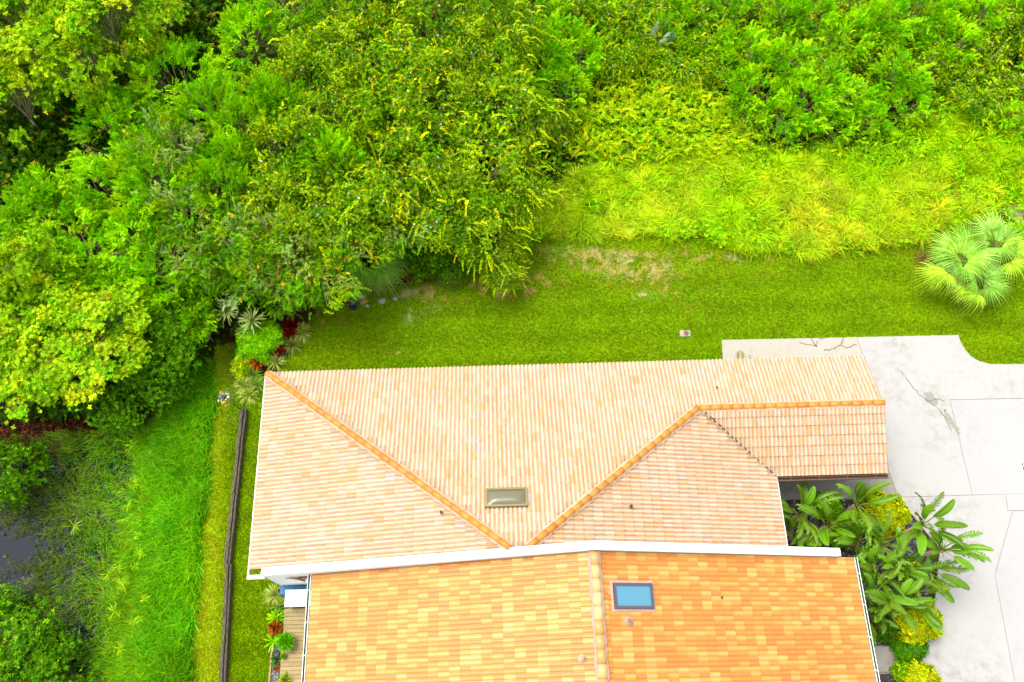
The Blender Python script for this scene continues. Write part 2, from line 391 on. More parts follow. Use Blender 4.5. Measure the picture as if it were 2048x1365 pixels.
def strip(pts, wd, z, mat, name, parent):
    """a thin crooked line lying on a surface"""
    p = Pv(pts, z); V, Fc = [], []
    t = unit(np.gradient(p[:, :2], axis=0)); nrm = np.c_[-t[:, 1], t[:, 0]]
    for i, q in enumerate(p):
        ww = wd*(.6+.8*rng.random())/2
        V += [(q[0]-nrm[i, 0]*ww, q[1]-nrm[i, 1]*ww, z), (q[0]+nrm[i, 0]*ww, q[1]+nrm[i, 1]*ww, z)]
    for i in range(len(p)-1): Fc.append((2*i, 2*i+1, 2*i+3, 2*i+2))
    return obj(name, mesh(name, V, Fc, mat), parent)
def wig(a, b, n=9, amp=2.5):
    s = np.linspace(0, 1, n)[:, None]; q = np.asarray(a)*(1-s)+np.asarray(b)*s; j = rng.normal(0, amp, q.shape); j[0] = j[-1] = 0; return q+j
CRACK = plain('crack_dirt', lin((120, 105, 70)), .95, .4, 20)
for a, b in (((1620, 676), (1634, 694)), ((1634, 694), (1636, 683)), ((1634, 694), (1612, 688)), ((1660, 700), (1682, 690)), ((1682, 690), (1692, 697)), ((1692, 697), (1713, 690)), ((1682, 690), (1688, 676)), ((1648, 702), (1660, 700)), ((1600, 684), (1612, 690)), ((1640, 680), (1650, 676))):
    strip(wig(a, b, 6, 1.2), .03, DZ+.004, CRACK, 'crack', S['pad'])
for pts, k in (([(1803, 742), (1826, 776), (1838, 790)], 'main'), ([(1838, 790), (1862, 806), (1880, 822)], 'main'), ([(1850, 800), (1890, 800)], 'main'), ([(1880, 822), (1903, 862)], 'main')):
    q = np.vstack([wig(pts[i], pts[i+1], 7, 1.5) for i in range(len(pts)-1)]); strip(q, .025, DZ+.004, CRACK, 'crack', S[k])
for pts in ([(1640, 1000), (1795, 996)],): strip(wig(*pts, 8, .4), .03, DZ+.004, DARK_JOINT, 'joint', S['path'])
# worn grey patch along the broken edge of the old slab
GREY = plain('worn_concrete', lin((178, 178, 160)), .9, .2, 14, bmp=.3)
def patch(pts, z, mat, name, parent):
    q = px_poly(pts, z); q2 = []
    for i in range(len(q)):
        for s in np.linspace(0, 1, 7)[:-1]: q2.append(q[i]*(1-s)+q[(i+1) % len(q)]*s+rng.normal(0, .035, 2))
    V = [(*v, z) for v in q2]; return obj(name, mesh(name, V, [tuple(range(len(V)))], mat), parent)
patch([(1846, 788), (1858, 782), (1878, 805), (1873, 812), (1858, 806)], DZ+.003, GREY, 'worn_patch', S['main'])
patch([(1886, 818), (1894, 822), (1916, 856), (1918, 872), (1904, 852), (1894, 842)], DZ+.003, GREY, 'worn_patch', S['main'])

# gravel beds
def stones(name, poly, n, size, cols, z, label, cat, holes=None):
    r = np.random.default_rng(n); q = rand_in(poly, n, r); p = Pv(q, z); k = len(p)
    base = np.array([[1, 0, 0], [0, 1, 0], [-1, 0, 0], [0, -1, 0], [0, 0, .8], [0, 0, -.6]]); tri = np.array([[0, 1, 4], [1, 2, 4], [2, 3, 4], [3, 0, 4]])
    sz = r.uniform(size*.5, size*1.2, (k, 1, 1)); a = r.uniform(0, 6.28, k); ca, sa = np.cos(a), np.sin(a)
    B = base[None]*sz*r.uniform(.7, 1.3, (k, 6, 1)); Bx = B[..., 0]*ca[:, None]-B[..., 1]*sa[:, None]; By = B[..., 0]*sa[:, None]+B[..., 1]*ca[:, None]
    V = np.stack([Bx, By, B[..., 2]], -1)+p[:, None]; V = V[:, tri].reshape(-1, 3, 3)
    c = np.asarray(cols)[r.integers(0, len(cols), k)]*r.uniform(.6, 1.3, (k, 1))
    return tag(obj(name, fast(name, V, 3, attrmat(name+'_stone', .8, .3, 30, .2, .2), np.repeat(c, 4, 0))), label, cat, kind='stuff')
GBED = [(1545, 1001), (1797, 997), (1868, 1100), (1856, 1200), (1830, 1291), (1734, 1291), (1690, 1110), (1560, 1110)]
tag(obj('planting_bed', mesh('planting_bed', *prism(px_poly(GBED, .03), -.05, .03), plain('dark_bed', lin((66, 62, 66)), .95, .4, 12))), kind='structure')
stones('dark_gravel', GBED, 7000, .05, [lin((110, 108, 112)), lin((75, 72, 80)), lin((150, 148, 150)), lin((190, 188, 185))], .035, 'dark grey gravel in the garden bed beside the driveway', 'gravel')
GBED2 = [(1742, 1350), (1850, 1344), (1860, 1750), (1760, 1750)]
tag(obj('planting_bed', mesh('planting_bed', *prism(px_poly(GBED2, .03), -.05, .03), bpy.data.materials['dark_bed'])), kind='structure')
stones('dark_gravel', GBED2, 1500, .05, [lin((110, 108, 112)), lin((75, 72, 80)), lin((150, 148, 150))], .035, 'dark gravel between the short path slab and picture of yellow hedge', 'gravel')['label'] = 'dark gravel in the small bed south of the short path slab'
lawn_grass()
# ------------------------------------------------------------------ houses
E_A = 2.86; XW, YN, XC, XE, YS, YR = -8.855, 11.83, 13.728, 9.672, 7.315, 9.675
YWALL0, YWALL1 = 4.37, 4.61
SN, SE, SW = .366, .2929, .2952
X1 = XE-.788/SE; ZR = E_A+.788
ZAP = E_A+SN*(YN-YWALL1); XL = XW+(ZAP-E_A)/SW; XR = XE-(ZAP-E_A)/SE
E_B = 3.067; BW, BE, BR, RB = -6.64, 11.827, 2.681, 3.015; BN, BS = 4.36, -7.0
SBW, SBE = RB/(BR-BW), RB/(BE-BR)

def clip_poly(poly, a, b):
    """keep the part of poly (k,5: u v w r g b..) left of a->b"""
    out = []; n = len(poly); d = (b[0]-a[0], b[1]-a[1])
    sd = [d[0]*(q[1]-a[1])-d[1]*(q[0]-a[0]) for q in poly]
    for i in range(n):
        j = (i+1) % n
        if sd[i] >= 0: out.append(poly[i])
        if (sd[i] >= 0) != (sd[j] >= 0):
            s = sd[i]/(sd[i]-sd[j]); out.append(poly[i]*(1-s)+poly[j]*s)
    return out
class TileKit:
    def __init__(self, W, EX, h, lip, prof, colf, mat, variants, name):
        self.W, self.EX, self.mat, self.name = W, EX, mat, name; self.rad = 0
        us = np.array([u for u, _ in prof])*W; ws = np.array([q for _, q in prof])*h
        k = len(us); self.k = k; self.barrel = (np.arange(k) >= k//2).astype(int)
        OV = .06
        A = np.c_[us, np.zeros(k), ws+lip]            # butt edge
        B = np.c_[us, np.full(k, EX+OV), ws+.004-lip*OV/EX]   # head edge tucked under the next course
        C = np.c_[us, np.full(k, .004), ws+.002]                    # foot of the lip
        Md = np.c_[us, np.full(k, EX*.84), ws+lip*.16+.001]
        self.V = np.vstack([A, B, A, C, Md])
        self.Q = [(i, i+1, 4*k+i+1, 4*k+i) for i in range(k-1)]+[(4*k+i, 4*k+i+1, k+i+1, k+i) for i in range(k-1)]+[(3*k+i, 3*k+i+1, 2*k+i+1, 2*k+i) for i in range(k-1)]
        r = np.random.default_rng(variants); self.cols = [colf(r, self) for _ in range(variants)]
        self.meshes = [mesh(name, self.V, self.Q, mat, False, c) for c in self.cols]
        for me in self.meshes: me.polygons.foreach_set('use_smooth', [i < 2*k-2 for i in range(len(me.polygons))])
def colA(r, K):
    prof_k = K.k; c = np.zeros((5*prof_k, 3))
    cream = lin((255, 240, 214), 2.6); pale = lin((252, 244, 230), 2.6); peach = lin((254, 230, 196), 2.6); oran = lin((250, 198, 128), 2.3); grey = lin((240, 234, 206), 2.3)
    for b in (0, 1):
        x = r.random(); top = cream if x < .5 else pale if x < .68 else peach if x < .90 else grey if x < .97 else (peach+oran)/2
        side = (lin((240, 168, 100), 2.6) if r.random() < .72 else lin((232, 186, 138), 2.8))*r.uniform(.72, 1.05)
        dirt_and_shade = lin((196, 170, 140))*r.uniform(.7, 1.2); dk = r.uniform(.35, .8)
        for row in range(5):
            for i in range(prof_k):
                if K.barrel[i] != b: continue
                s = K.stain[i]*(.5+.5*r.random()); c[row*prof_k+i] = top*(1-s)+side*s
                if row == 1: c[row*prof_k+i] = c[row*prof_k+i]*(1-dk)+dirt_and_shade*dk      # course shadow below the next butt, painted into the tile colour
            if row == 3: c[row*prof_k:(row+1)*prof_k] *= .45      # underside shading of the lip, put in as darker colour
    return c
def colB(r, K):
    k = K.k; c = np.zeros((5*k, 3))
    P4 = [lin((255, 208, 108), 2.5), lin((255, 184, 80), 2.6), lin((254, 178, 88), 2.6), lin((255, 192, 88), 2.6), lin((255, 222, 134), 2.5)]
    for b in (0, 1):
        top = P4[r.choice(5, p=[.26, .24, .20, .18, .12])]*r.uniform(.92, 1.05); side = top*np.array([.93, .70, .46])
        for row in range(5):
            for i in range(k):
                if K.barrel[i] == b: s = K.stain[i]; c[row*k+i] = (top*(1-s)+side*s)*(np.array([.93, .8, .7]) if row == 1 else 1)  # head row darkened: course shading painted here too
    return c
ROMAN = [(0, 0), (.08, .06), (.25, 1), (.42, .06), (.5, 0), (.58, .06), (.75, 1), (.92, .06), (1, 0)]
FLATR = ROMAN
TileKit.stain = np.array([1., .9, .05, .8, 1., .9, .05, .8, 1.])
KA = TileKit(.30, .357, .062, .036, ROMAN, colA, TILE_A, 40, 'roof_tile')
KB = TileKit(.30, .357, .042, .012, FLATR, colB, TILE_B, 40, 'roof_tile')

def roof_face(K, O, U, Vd, pieces, want, stag, u0=0., cut=()):
    """tiles on one slope. O origin on the eave line, U along the eave, Vd up the slope (unit, 3-D);
    pieces: convex polygons (ccw) in (u,v); cut: rectangles left open. Returns (full tiles, clipped polys)"""
    U = np.asarray(U, float); Vd = np.asarray(Vd, float); Nn = np.cross(U, Vd)
    full, part = [], []
    r = np.random.default_rng(int(abs(O[0]*100+O[1]*10))+5)
    for poly in pieces:
        poly = np.asarray(poly, float); lo, hi = poly.min(0), poly.max(0)
        i0, i1 = math.floor((lo[0]-u0)/K.W)-1, math.ceil((hi[0]-u0)/K.W)+1
        for j in range(0, math.ceil(hi[1]/K.EX)):
            for i in range(i0, i1):
                a = u0+i*K.W+(K.W/2 if stag and j % 2 else 0); b = j*K.EX
                cs = [(a, b), (a+K.W, b), (a+K.W, b+K.EX), (a, b+K.EX)]
                n = len(poly); ins = [all((poly[(e+1) % n][0]-poly[e][0])*(c[1]-poly[e][1])-(poly[(e+1) % n][1]-poly[e][1])*(c[0]-poly[e][0]) >= -1e-4 for e in range(n)) for c in cs]
                var = int(r.integers(len(K.meshes)))
                if any(a+K.W > x0 and a < x1 and b+K.EX > y0 and b < y1 for x0, x1, y0, y1 in cut): continue
                if all(ins): full.append((a, b, var)); continue
                V = K.V+np.array([a, b, 0]); V = np.c_[V, K.cols[var]]
                for q in K.Q:
                    pl = [V[x] for x in q]
                    for e in range(n):
                        pl = clip_poly(pl, poly[e], poly[(e+1) % n])
                        if len(pl) < 3: break
                    if len(pl) >= 3: part.append(np.array(pl))
    M = np.stack([U, Vd, Nn], 1); O = np.asarray(O, float)
    part = [np.c_[(pl[:, :3]@M.T)+O, pl[:, 3:]] for pl in part]
    full = [(O+M@np.array([a, b, .0]), M, v) for a, b, v in full]
    return full, part
def lay_tiles(K, faces, roof, house_pick):
    full = [f for fa in faces for f in fa[0]]; part = [q for fa in faces for q in fa[1]]
    # the 300 that show largest
    sc_ = []
    for o, M, v in full:
        q = to_px(np.array([o, o+M[:, 0]*K.W, o+M[:, 0]*K.W+M[:, 1]*K.EX, o+M[:, 1]*K.EX])); x, y = q[:, 0], q[:, 1]
        A = abs(np.sum(x*np.roll(y, -1)-np.roll(x, -1)*y))/2
        sc_.append(A if (x.min() > 0 and x.max() < 2048 and y.min() > 0 and y.max() < 1365 and house_pick(q.mean(0))) else 0)
    order = np.argsort(-np.array(sc_)); pick = set(order[:300].tolist())
    V, Fc, C, Sm = [], [], [], []; k = K.k
    for idx, (o, M, v) in enumerate(full):
        if idx in pick:
            mw = Matrix.Identity(4)
            for a in range(3):
                for b in range(3): mw[a][b] = M[a, b]
                mw[a][3] = o[a]
            ob = bpy.data.objects.new('roof_tile', K.meshes[v]); col.objects.link(ob); ob.parent = roof; ob.matrix_parent_inverse = BASE[roof.name]; ob.matrix_basis = mw
        else:
            n0 = len(V); V.extend((K.V@M.T+o).tolist()); Fc.extend([tuple(n0+x for x in q) for q in K.Q]); C.extend(K.cols[v].tolist()); Sm += [i < 2*k-2 for i in range(len(K.Q))]
    for pl in part:
        n0 = len(V); V.extend(pl[:, :3].tolist()); C.extend(pl[:, 3:].tolist()); Fc.append(tuple(range(n0, n0+len(pl)))); Sm.append(False)
    me = mesh('roof_tiling', V, Fc, K.mat, False, C); me.polygons.foreach_set('use_smooth', Sm)
    ob = obj('roof_tiling', me); ob.parent = roof; ob.matrix_parent_inverse = BASE[roof.name]; ob['kind'] = 'stuff'
def slope(O, U, s):
    """up-slope unit vector for horizontal uphill direction U and pitch s"""
    v = np.array([U[0], U[1], s]); return v/np.linalg.norm(v)
CAPM = []
for c in ((250, 160, 46), (246, 154, 42), (252, 166, 56), (248, 150, 38), (255, 164, 36), (248, 160, 52)):
    CAPM.append(plain('cap_tile', lin(c), .6, .14, 8, bmp=.2))
CAPB = [plain('cap_tile_yellow', lin(c), .5, .12, 8) for c in ((255, 214, 130), (253, 186, 96), (255, 224, 150), (250, 190, 110))]
MORTAR_P = plain('pink_mortar', lin((246, 190, 165)), .9, .15, 14, bmp=.6)
MORTAR_C = plain('cream_mortar', lin((250, 214, 176)), .9, .12, 14, bmp=.5)
def caps(p0, p1, mats, parent, length=.40, rad=.112, hgt=.09, lift=.045, gap=0., mortar=None, mw=.155):
    """half-round cap tiles from the low end p0 to the high end p1, each lapping the last"""
    p0, p1 = np.asarray(p0, float), np.asarray(p1, float); d = p1-p0; L = np.linalg.norm(d); d /= L
    s = unit(np.cross(d, [0, 0, 1.])); up = np.cross(s, d); n = max(1, round(L/length)); st = L/n
    for i in range(n):
        a = p0+d*(i*st)+up*lift; V, Fc = [], []; sc2 = rng.uniform(.95, 1.05)
        ks = 7
        for e, (t_, rr, zz) in enumerate(((-.02, 1.03, .012), (st*.5, 1.0, .005), (st*1.0, .97, 0.))):
            for k in range(ks):
                an = math.pi*k/(ks-1); V.append(a+d*t_+s*(rad*rr*sc2*math.cos(an))+up*(hgt*rr*math.sin(an)+zz-.02))
        for e in range(2):
            for k in range(ks-1): Fc.append((e*ks+k, e*ks+k+1, (e+1)*ks+k+1, (e+1)*ks+k))
        Fc.append(tuple(range(ks-1, -1, -1))); Fc.append(tuple(range(2*ks, 3*ks)))
        obj('ridge_tile', mesh('ridge_tile', V, Fc, mats[int(rng.integers(len(mats)))], True), None).parent = parent
        ob = parent.children[-1] if False else None
    if mortar:
        V, Fc = [], []; m_ = max(4, int(L/.12))
        for i in range(m_+1):
            q = p0+d*(L*i/m_)
            for sg in (-1, 1):
                ww = mw*(.92+.3*rng.random()); V += [q+s*sg*ww+up*.012-np.array([0, 0, .02]), q+s*sg*rad*.75+up*(.075+.01*rng.random())]
        for i in range(m_):
            for sg in (0, 2): Fc.append((4*i+sg, 4*i+4+sg, 4*i+5+sg, 4*i+1+sg))
        obj('ridge_mortar', mesh('ridge_mortar', V, Fc, mortar, True), None).parent = parent
def deckslab(polys3, mat, name, parent, th=.16, drop=.02):
    parts = []
    for pl in polys3:
        pl = np.asarray(pl, float); n = len(pl); top = pl-[0, 0, drop]; bot = pl-[0, 0, drop+th]
        parts.append((np.vstack([bot, top]), [tuple(range(n-1, -1, -1)), tuple(range(n, 2*n))]+[(i, (i+1) % n, n+(i+1) % n, n+i) for i in range(n)]))
    V, Fc = joinmesh(parts); o = obj(name, mesh(name, V, Fc, mat), parent); BASE[o.name] = Matrix.Identity(4); return o
WOOD_EDGE = plain('roof_deck', lin((150, 120, 90)), .9, .2, 6)
STUCCO = plain('white_stucco', (.74, .73, .71), .85, .04, 20, bmp=.25)
zA = lambda x, y: None
# --- house with the tan roof
hA = thing_w('tan_roofed_house', 'single-storey house with weathered cream tile roof and orange hip caps', 'house', (0, 8, 0))
pN = lambda x, y: (x, y, E_A+SN*(YN-y)); pE = lambda x, y: (x, y, E_A+SE*(XE-x)); pW = lambda x, y: (x, y, E_A+SW*(x-XW)); pS = lambda x, y: (x, y, E_A+SN*(y-YS))
roofA = deckslab([[pN(XW, YN), pN(XL, YWALL1), pN(XR, YWALL1), pN(X1, YR), pN(XC, YR), pN(XC, YN)],
                  [pW(XW, YN), pW(XW, YWALL1), pW(XL, YWALL1)], [pE(X1, YR), pE(XR, YWALL1), pE(XE, YWALL1), pE(XE, YS)],
                  [pS(X1, YR), pS(XE, YS), pS(XC, YS), pS(XC, YR)]], WOOD_EDGE, 'roof', hA)
roofA.matrix_parent_inverse = BASE[hA.name]
BASE[roofA.name] = Matrix.Identity(4)
cn, cw, ce = math.sqrt(1+SN*SN), math.sqrt(1+SW*SW), math.sqrt(1+SE*SE)
facesA = []
# north slope: u runs west (so that U x V points up), origin at (XC, YN)
U = (-1, 0, 0); Vn = slope(0, (0, -1), SN); OV = .05
skA = hit(1013, 999, pN(0, YN), np.cross((-1, 0, 0), Vn)); su, sv = XC-skA[0], (YN-skA[1])*cn
facesA.append(roof_face(KA, (XC, YN, E_A), U, Vn,
    [[(0, -OV), (XC-X1, -OV), (XC-X1, (YN-YR)*cn), (0, (YN-YR)*cn)],
     [(XC-X1, -OV), (XC-XW, -OV), (XC-XL, (YN-YWALL1)*cn), (XC-XR, (YN-YWALL1)*cn), (XC-X1, (YN-YR)*cn)]], 0, False, u0=(XC-X1) % .3, cut=[(su-.42, su+.42, sv-.08, sv+.08)]))
Vw = slope(0, (1, 0), SW)
facesA.append(roof_face(KA, (XW, YN, E_A), (0, -1, 0), Vw, [[(0, -OV), (YN-YWALL1, -OV), (YN-YWALL1, (XL-XW)*cw)]], 0, False))
Ve = slope(0, (-1, 0), SE)
facesA.append(roof_face(KA, (XE, YWALL1, E_A), (0, 1, 0), Ve, [[(0, -OV), (YS-YWALL1, -OV), (YR-YWALL1, (XE-X1)*ce), (0, (XE-XR)*ce)]], 0, False))
Vs = slope(0, (0, 1), SN)
facesA.append(roof_face(KA, (XE, YS, E_A), (1, 0, 0), Vs, [[(0, -OV), (XC-XE, -OV), (XC-XE, (YR-YS)*cn), (X1-XE, (YR-YS)*cn)]], 0, False, u0=(XC-XE) % .3))
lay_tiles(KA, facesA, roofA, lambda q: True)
up = np.array([0, 0, .05])
caps(np.array(pN(XW+.05, YN-.05))+up, np.array(pN(XL, YWALL1))+up, CAPM, roofA, mortar=MORTAR_C)
caps(np.array(pN(X1, YR))+up, np.array(pN(XR, YWALL1))+up, CAPM, roofA, mortar=MORTAR_C)
caps(np.array(pN(X1+.1, YR))+up, np.array(pN(XC, YR))+up+[0, 0, .01], CAPM, roofA, mortar=MORTAR_C)
FLASH = plain('valley_metal', lin((140, 140, 132)), .5, .3, 12, .6)
va, vb = np.array(pS(X1+.25, YR-.25*.62)), np.array(pS(XE, YS)); 
vd = unit(vb-va); vs_ = np.array([-vd[1], vd[0], 0])
obj('valley_flashing', mesh('valley_flashing', [va+vs_*.02+[0, 0, .05], va-vs_*.02+[0, 0, .05], vb-vs_*.025+[0, 0, .045], vb+vs_*.025+[0, 0, .045]], [(0, 1, 2, 3)], plain('valley_dirt', lin((70, 70, 62)), .8, .3, 9)), None).parent = roofA
for k in range(3):
    s0 = rng.uniform(.05, .95); q = va+(vb-va)*s0
    V, Fc = tube([q+[0, 0, .07], q+vd*.1+[0, 0, .08], q+vd*.22+[0, 0, .07]], [.012, .02, .008], 5); obj('roof_debris', mesh('roof_debris', V, Fc, plain('dry_leaf', lin((60, 62, 45)), .9)), None).parent = roofA
# walls
for nm, b in (('wall', (XW+.5, XE-.45, YWALL1+.003, YN-.5, 0, E_A-.02)), ('wall', (XE-.45, XC-.35, YS+.55, YN-.5, 0, E_A-.02))):
    obj(nm, mesh(nm, *box(*b), STUCCO), hA)
gab = [(XC-.36, YS+.55, E_A-.02), (XC-.36, YN-.5, E_A-.02), (XC-.36, YR, ZR-.2)]
obj('gable_wall', mesh('gable_wall', *joinmesh([([*gab, *[(x-.12, y, z) for x, y, z in gab]], [(0, 1, 2), (5, 4, 3), (0, 2, 5, 3), (1, 4, 5, 2), (0, 3, 4, 1)])]), STUCCO), hA)
gd = obj('garage_door', mesh('garage_door', *box(XC-.35, XC-.31, YS+.95, YN-.9, 0.02, 2.25), WHITE), hA)
for k in range(4): obj('door_panel', mesh('door_panel', *bbox(XC-.31, XC-.295, YS+1.0, YN-.95, .07+k*.55, .57+k*.55, .004), WHITE), gd)
for k in range(3):
    x = -6.5+k*5
    wn = obj('window', mesh('window', *box(x, x+1.5, YN-.5, YN-.45, .95, 2.1), WHITE), hA)
    obj('pane', mesh('pane', *box(x+.07, x+1.43, YN-.447, YN-.44, 1.02, 2.03), plain('window_glass', (.03, .04, .045), .05, .05, bmp=0)), wn)
# fascia and gutters
def gutter(p0, p1, out, mat_in, mat_rim, parent, wd=.13, dp=.11, straps=0, name='gutter'):
    p0, p1, out = (np.asarray(v, float) for v in (p0, p1, out)); th = .016
    prof = [(0, 0), (0, -dp), (wd, -dp), (wd, 0.01), (wd-th, .01), (wd-th, -dp+th), (th, -dp+th), (th, 0)]
    V = [p+out*a+np.array([0, 0, b]) for p in (p0, p1) for a, b in prof]; n = len(prof)
    me = mesh(name, V, [(i, (i+1) % n, n+(i+1) % n, n+i) for i in range(n)]+[tuple(range(n)), tuple(range(2*n-1, n-1, -1))], mat_rim)
    me.materials.append(mat_in)
    for i in (5, 4, 6): me.polygons[i].material_index = 1
    g = obj(name, me, parent); d = unit(p1-p0); L = np.linalg.norm(p1-p0)
    for k in range(straps):
        q = p0+(p1-p0)*((k+.5)/straps); a, b = q, q+d*.018
        V = [a+[0, 0, .018], b+[0, 0, .018], b+out*wd+[0, 0, .018], a+out*wd+[0, 0, .018]]; V = V+[v+np.array([0, 0, .006]) for v in V]
        ob = obj('strap', mesh('strap', V, [(3, 2, 1, 0), (4, 5, 6, 7), (0, 1, 5, 4), (1, 2, 6, 5), (2, 3, 7, 6), (3, 0, 4, 7)], mat_rim), None); ob.parent = g
        ob.matrix_parent_inverse = Matrix.Identity(4)
    return g
RUST = plain('gutter_rust', lin((105, 62, 38)), .9, .3, 10); ALGAE = plain('gutter_algae', lin((96, 150, 60)), .9, .25, 7)
TRIM = plain('white_trim', (.78, .77, .76), .5, .04, 5, bmp=0)
gutter((XE+.03, YS-.045, E_A-.01), (XC+.02, YS-.045, E_A-.01), (0, -1, 0), RUST, plain('gutter_tan', lin((150, 116, 92)), .8, .2, 8), hA, straps=4)
gutter((XW-.03, YN, E_A-.05), (XW-.03, YWALL1-.25, E_A-.05), (-1, 0, 0), TRIM, TRIM, hA, wd=.04, dp=.15, name='fascia')
gutter((XE+.03, YWALL1, E_A-.05), (XE+.03, YS, E_A-.05), (1, 0, 0), TRIM, TRIM, hA, wd=.05, dp=.15, name='fascia')
gutter((XW, YN-.03, E_A-.19), (XC, YN-.03, E_A-.19), (0, 1, 0), TRIM, TRIM, hA, wd=.025, dp=.12, name='fascia')
obj('eave_return', mesh('eave_return', *box(XW-.09, -8.36, YWALL1-.30, YWALL1-.17, E_A-.25, E_A-.09), TRIM), hA)
# dome skylight
def frame_axes(o, Uv, Vv):
    Nn = np.cross(Uv, Vv); mw = Matrix.Identity(4)
    for a in range(3): mw[a][0], mw[a][1], mw[a][2], mw[a][3] = float(Uv[a]), float(Vv[a]), float(Nn[a]), float(o[a])
    return mw
def put(name, V, Fc, mat, parent, mw, smooth=False):
    q = [mw @ Vector(tuple(map(float, v))) for v in V]; o = obj(name, mesh(name, q, Fc, mat, smooth), parent if parent.name in BASE else None)
    if parent.name not in BASE: o.parent = parent; o.matrix_parent_inverse = Matrix.Identity(4)
    return o
mwA = frame_axes(skA, np.array([1., 0, 0]), -Vn*1.0)
mwA = frame_axes(skA, np.array([-1., 0, 0]), Vn)
def ringframe(a, b, wd, z0, z1):
    V = []; 
    for (x, y) in ((a, b), (a-wd, b-wd)):
        for z in (z0, z1): V += [(-x, -y, z), (x, -y, z), (x, y, z), (-x, y, z)]
    Fc = []
    for i in range(4):
        j = (i+1) % 4; Fc += [(i, j, 4+j, 4+i), (4+i, 4+j, 12+j, 12+i), (12+i, 12+j, 8+j, 8+i)]
    return V, Fc
BRONZE = plain('bronze_frame', lin((176, 164, 104)), .5, .12, 6, .3)
sk = put('skylight', *ringframe(.70, .36, .07, -.03, .16), BRONZE, hA, mwA)
m, t, p = newmat('bronze_dome'); p.inputs['Base Color'].default_value = (.10, .09, .05, 1); p.inputs['Roughness'].default_value = .25; p.inputs['Specular IOR Level'].default_value = .4
n = noise_node(t, 2.5, 3); bump(t, p, n.outputs[0], .06, .05); DOME = m
V, Fc = [], []; nx, ny = 18, 12
for j in range(ny+1):
    for i in range(nx+1):
        x, y = -1+2*i/nx, -1+2*j/ny; hgt = .11*min(1, (1-abs(x)**5)*1.0)*(1-abs(y)**3.)*(1 if True else 0); V.append((x*.63, y*.29, .145+hgt))
for j in range(ny):
    for i in range(nx): a = j*(nx+1)+i; Fc.append((a, a+1, a+nx+2, a+nx+1))
put('dome', V, Fc, DOME, sk, mwA, True)
def vent(px, py, plane_p, plane_n, parent, h=.3, r=.05, mat=None, collar=None):
    q = hit(px, py, plane_p, plane_n)
    prof = [(r, -.1), (r, h), (r*.72, h), (r*.7, h-.12), (.001, h-.12)]
    v = obj('vent_pipe', mesh('vent_pipe', *lathe(prof, 14, tuple(q)), mat, True), parent)
    if collar:
        ob = obj('mortar_collar', mesh('mortar_collar', *lathe([(r*3.2, .0), (r*2.6, .07), (r*1.2, .14), (r*1.0, .16)], 14, tuple(q)), collar, True), None); ob.parent = v; ob.matrix_parent_inverse = Matrix.Identity(4)
LEAD = plain('lead_pipe', lin((120, 100, 84)), .7, .2, 12)
vent(1261, 1015, pE(XE, 5), np.cross((0, 1, 0), Ve), hA, .22, .055, LEAD)
vent(883, 1027, pW(XW, 5), np.cross((0, -1, 0), Vw), hA, .22, .05, plain('clay_pipe', lin((190, 110, 60)), .8))
vent(1433, 777, pN(0, YN), np.cross((-1, 0, 0), Vn), hA, .1, .04, plain('dark_pipe', lin((60, 55, 50)), .8))
# --- party wall
wl = thing_w('party_wall', 'thick white firewall parapet rising between the two tiled roofs', 'wall', (2.7, 4.5, 0))
prof = [(-8.35, 0), (11.25, 0), (11.25, 3.40), (2.7, 6.33), (-8.35, 3.02)]
V = [(x, y, z) for y in (YWALL0, YWALL1) for x, z in prof]; n = 5
obj('wall_body', mesh('wall_body', V, [tuple(range(4, -1, -1))[::-1][::-1], tuple(range(5, 10))]+[(i, (i+1) % n, n+(i+1) % n, n+i) for i in range(n)], STUCCO), wl)
for a, b in (((-8.39, 3.03), (2.7, 6.345)), ((2.7, 6.345), (11.29, 3.415))):
    V = [(x, y, z+dz) for x, z in (a, b) for y in (YWALL0-.006, YWALL1+.015) for dz in (0, .04)]
    obj('coping', mesh('coping', V, [(0, 1, 3, 2), (4, 6, 7, 5), (0, 4, 5, 1), (2, 3, 7, 6), (1, 5, 7, 3), (0, 2, 6, 4)], WHITE), wl)
# --- house with the orange roof
hB = thing_w('orange_roofed_house', 'house with bright mottled orange and yellow tile gable roof', 'house', (2.7, 0, 0))
pBw = lambda x, y: (x, y, E_B+SBW*(x-BW)); pBe = lambda x, y: (x, y, E_B+SBE*(BE-x))
roofB = deckslab([[pBw(BW, BN), pBw(BW, BS), pBw(BR, BS), pBw(BR, BN)], [pBe(BR, BN), pBe(BR, BS), pBe(BE, BS), pBe(BE, BN)]], WOOD_EDGE, 'roof', hB)
cb, cb2 = math.sqrt(1+SBW**2), math.sqrt(1+SBE**2)
VBw, VBe = slope(0, (1, 0), SBW), slope(0, (-1, 0), SBE)
skB = hit(1264, 1193, pBe(BR, 0), np.cross((0, 1, 0), VBe)); su, sv = skB[1]-BS, (BE-skB[0])*cb2
fB = [roof_face(KB, (BW, BN, E_B), (0, -1, 0), VBw, [[(0, -OV), (BN-BS, -OV), (BN-BS, (BR-BW)*cb), (0, (BR-BW)*cb)]], 0, True),
      roof_face(KB, (BE, BS, E_B), (0, 1, 0), VBe, [[(0, -OV), (BN-BS, -OV), (BN-BS, (BE-BR)*cb2), (0, (BE-BR)*cb2)]], 0, True, cut=[(su-.1, su+.1, sv-.38, sv+.38)])]
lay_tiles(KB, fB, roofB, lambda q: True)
caps((BR, BS, E_B+RB+.03), (BR, BN, E_B+RB+.03), CAPB, roofB, mortar=MORTAR_P, mw=.185, rad=.14)
obj('wall', mesh('wall', *box(BW+.6, BE-.6, BS+.5, YWALL0-.003, 0, E_B-.03), STUCCO), hB)
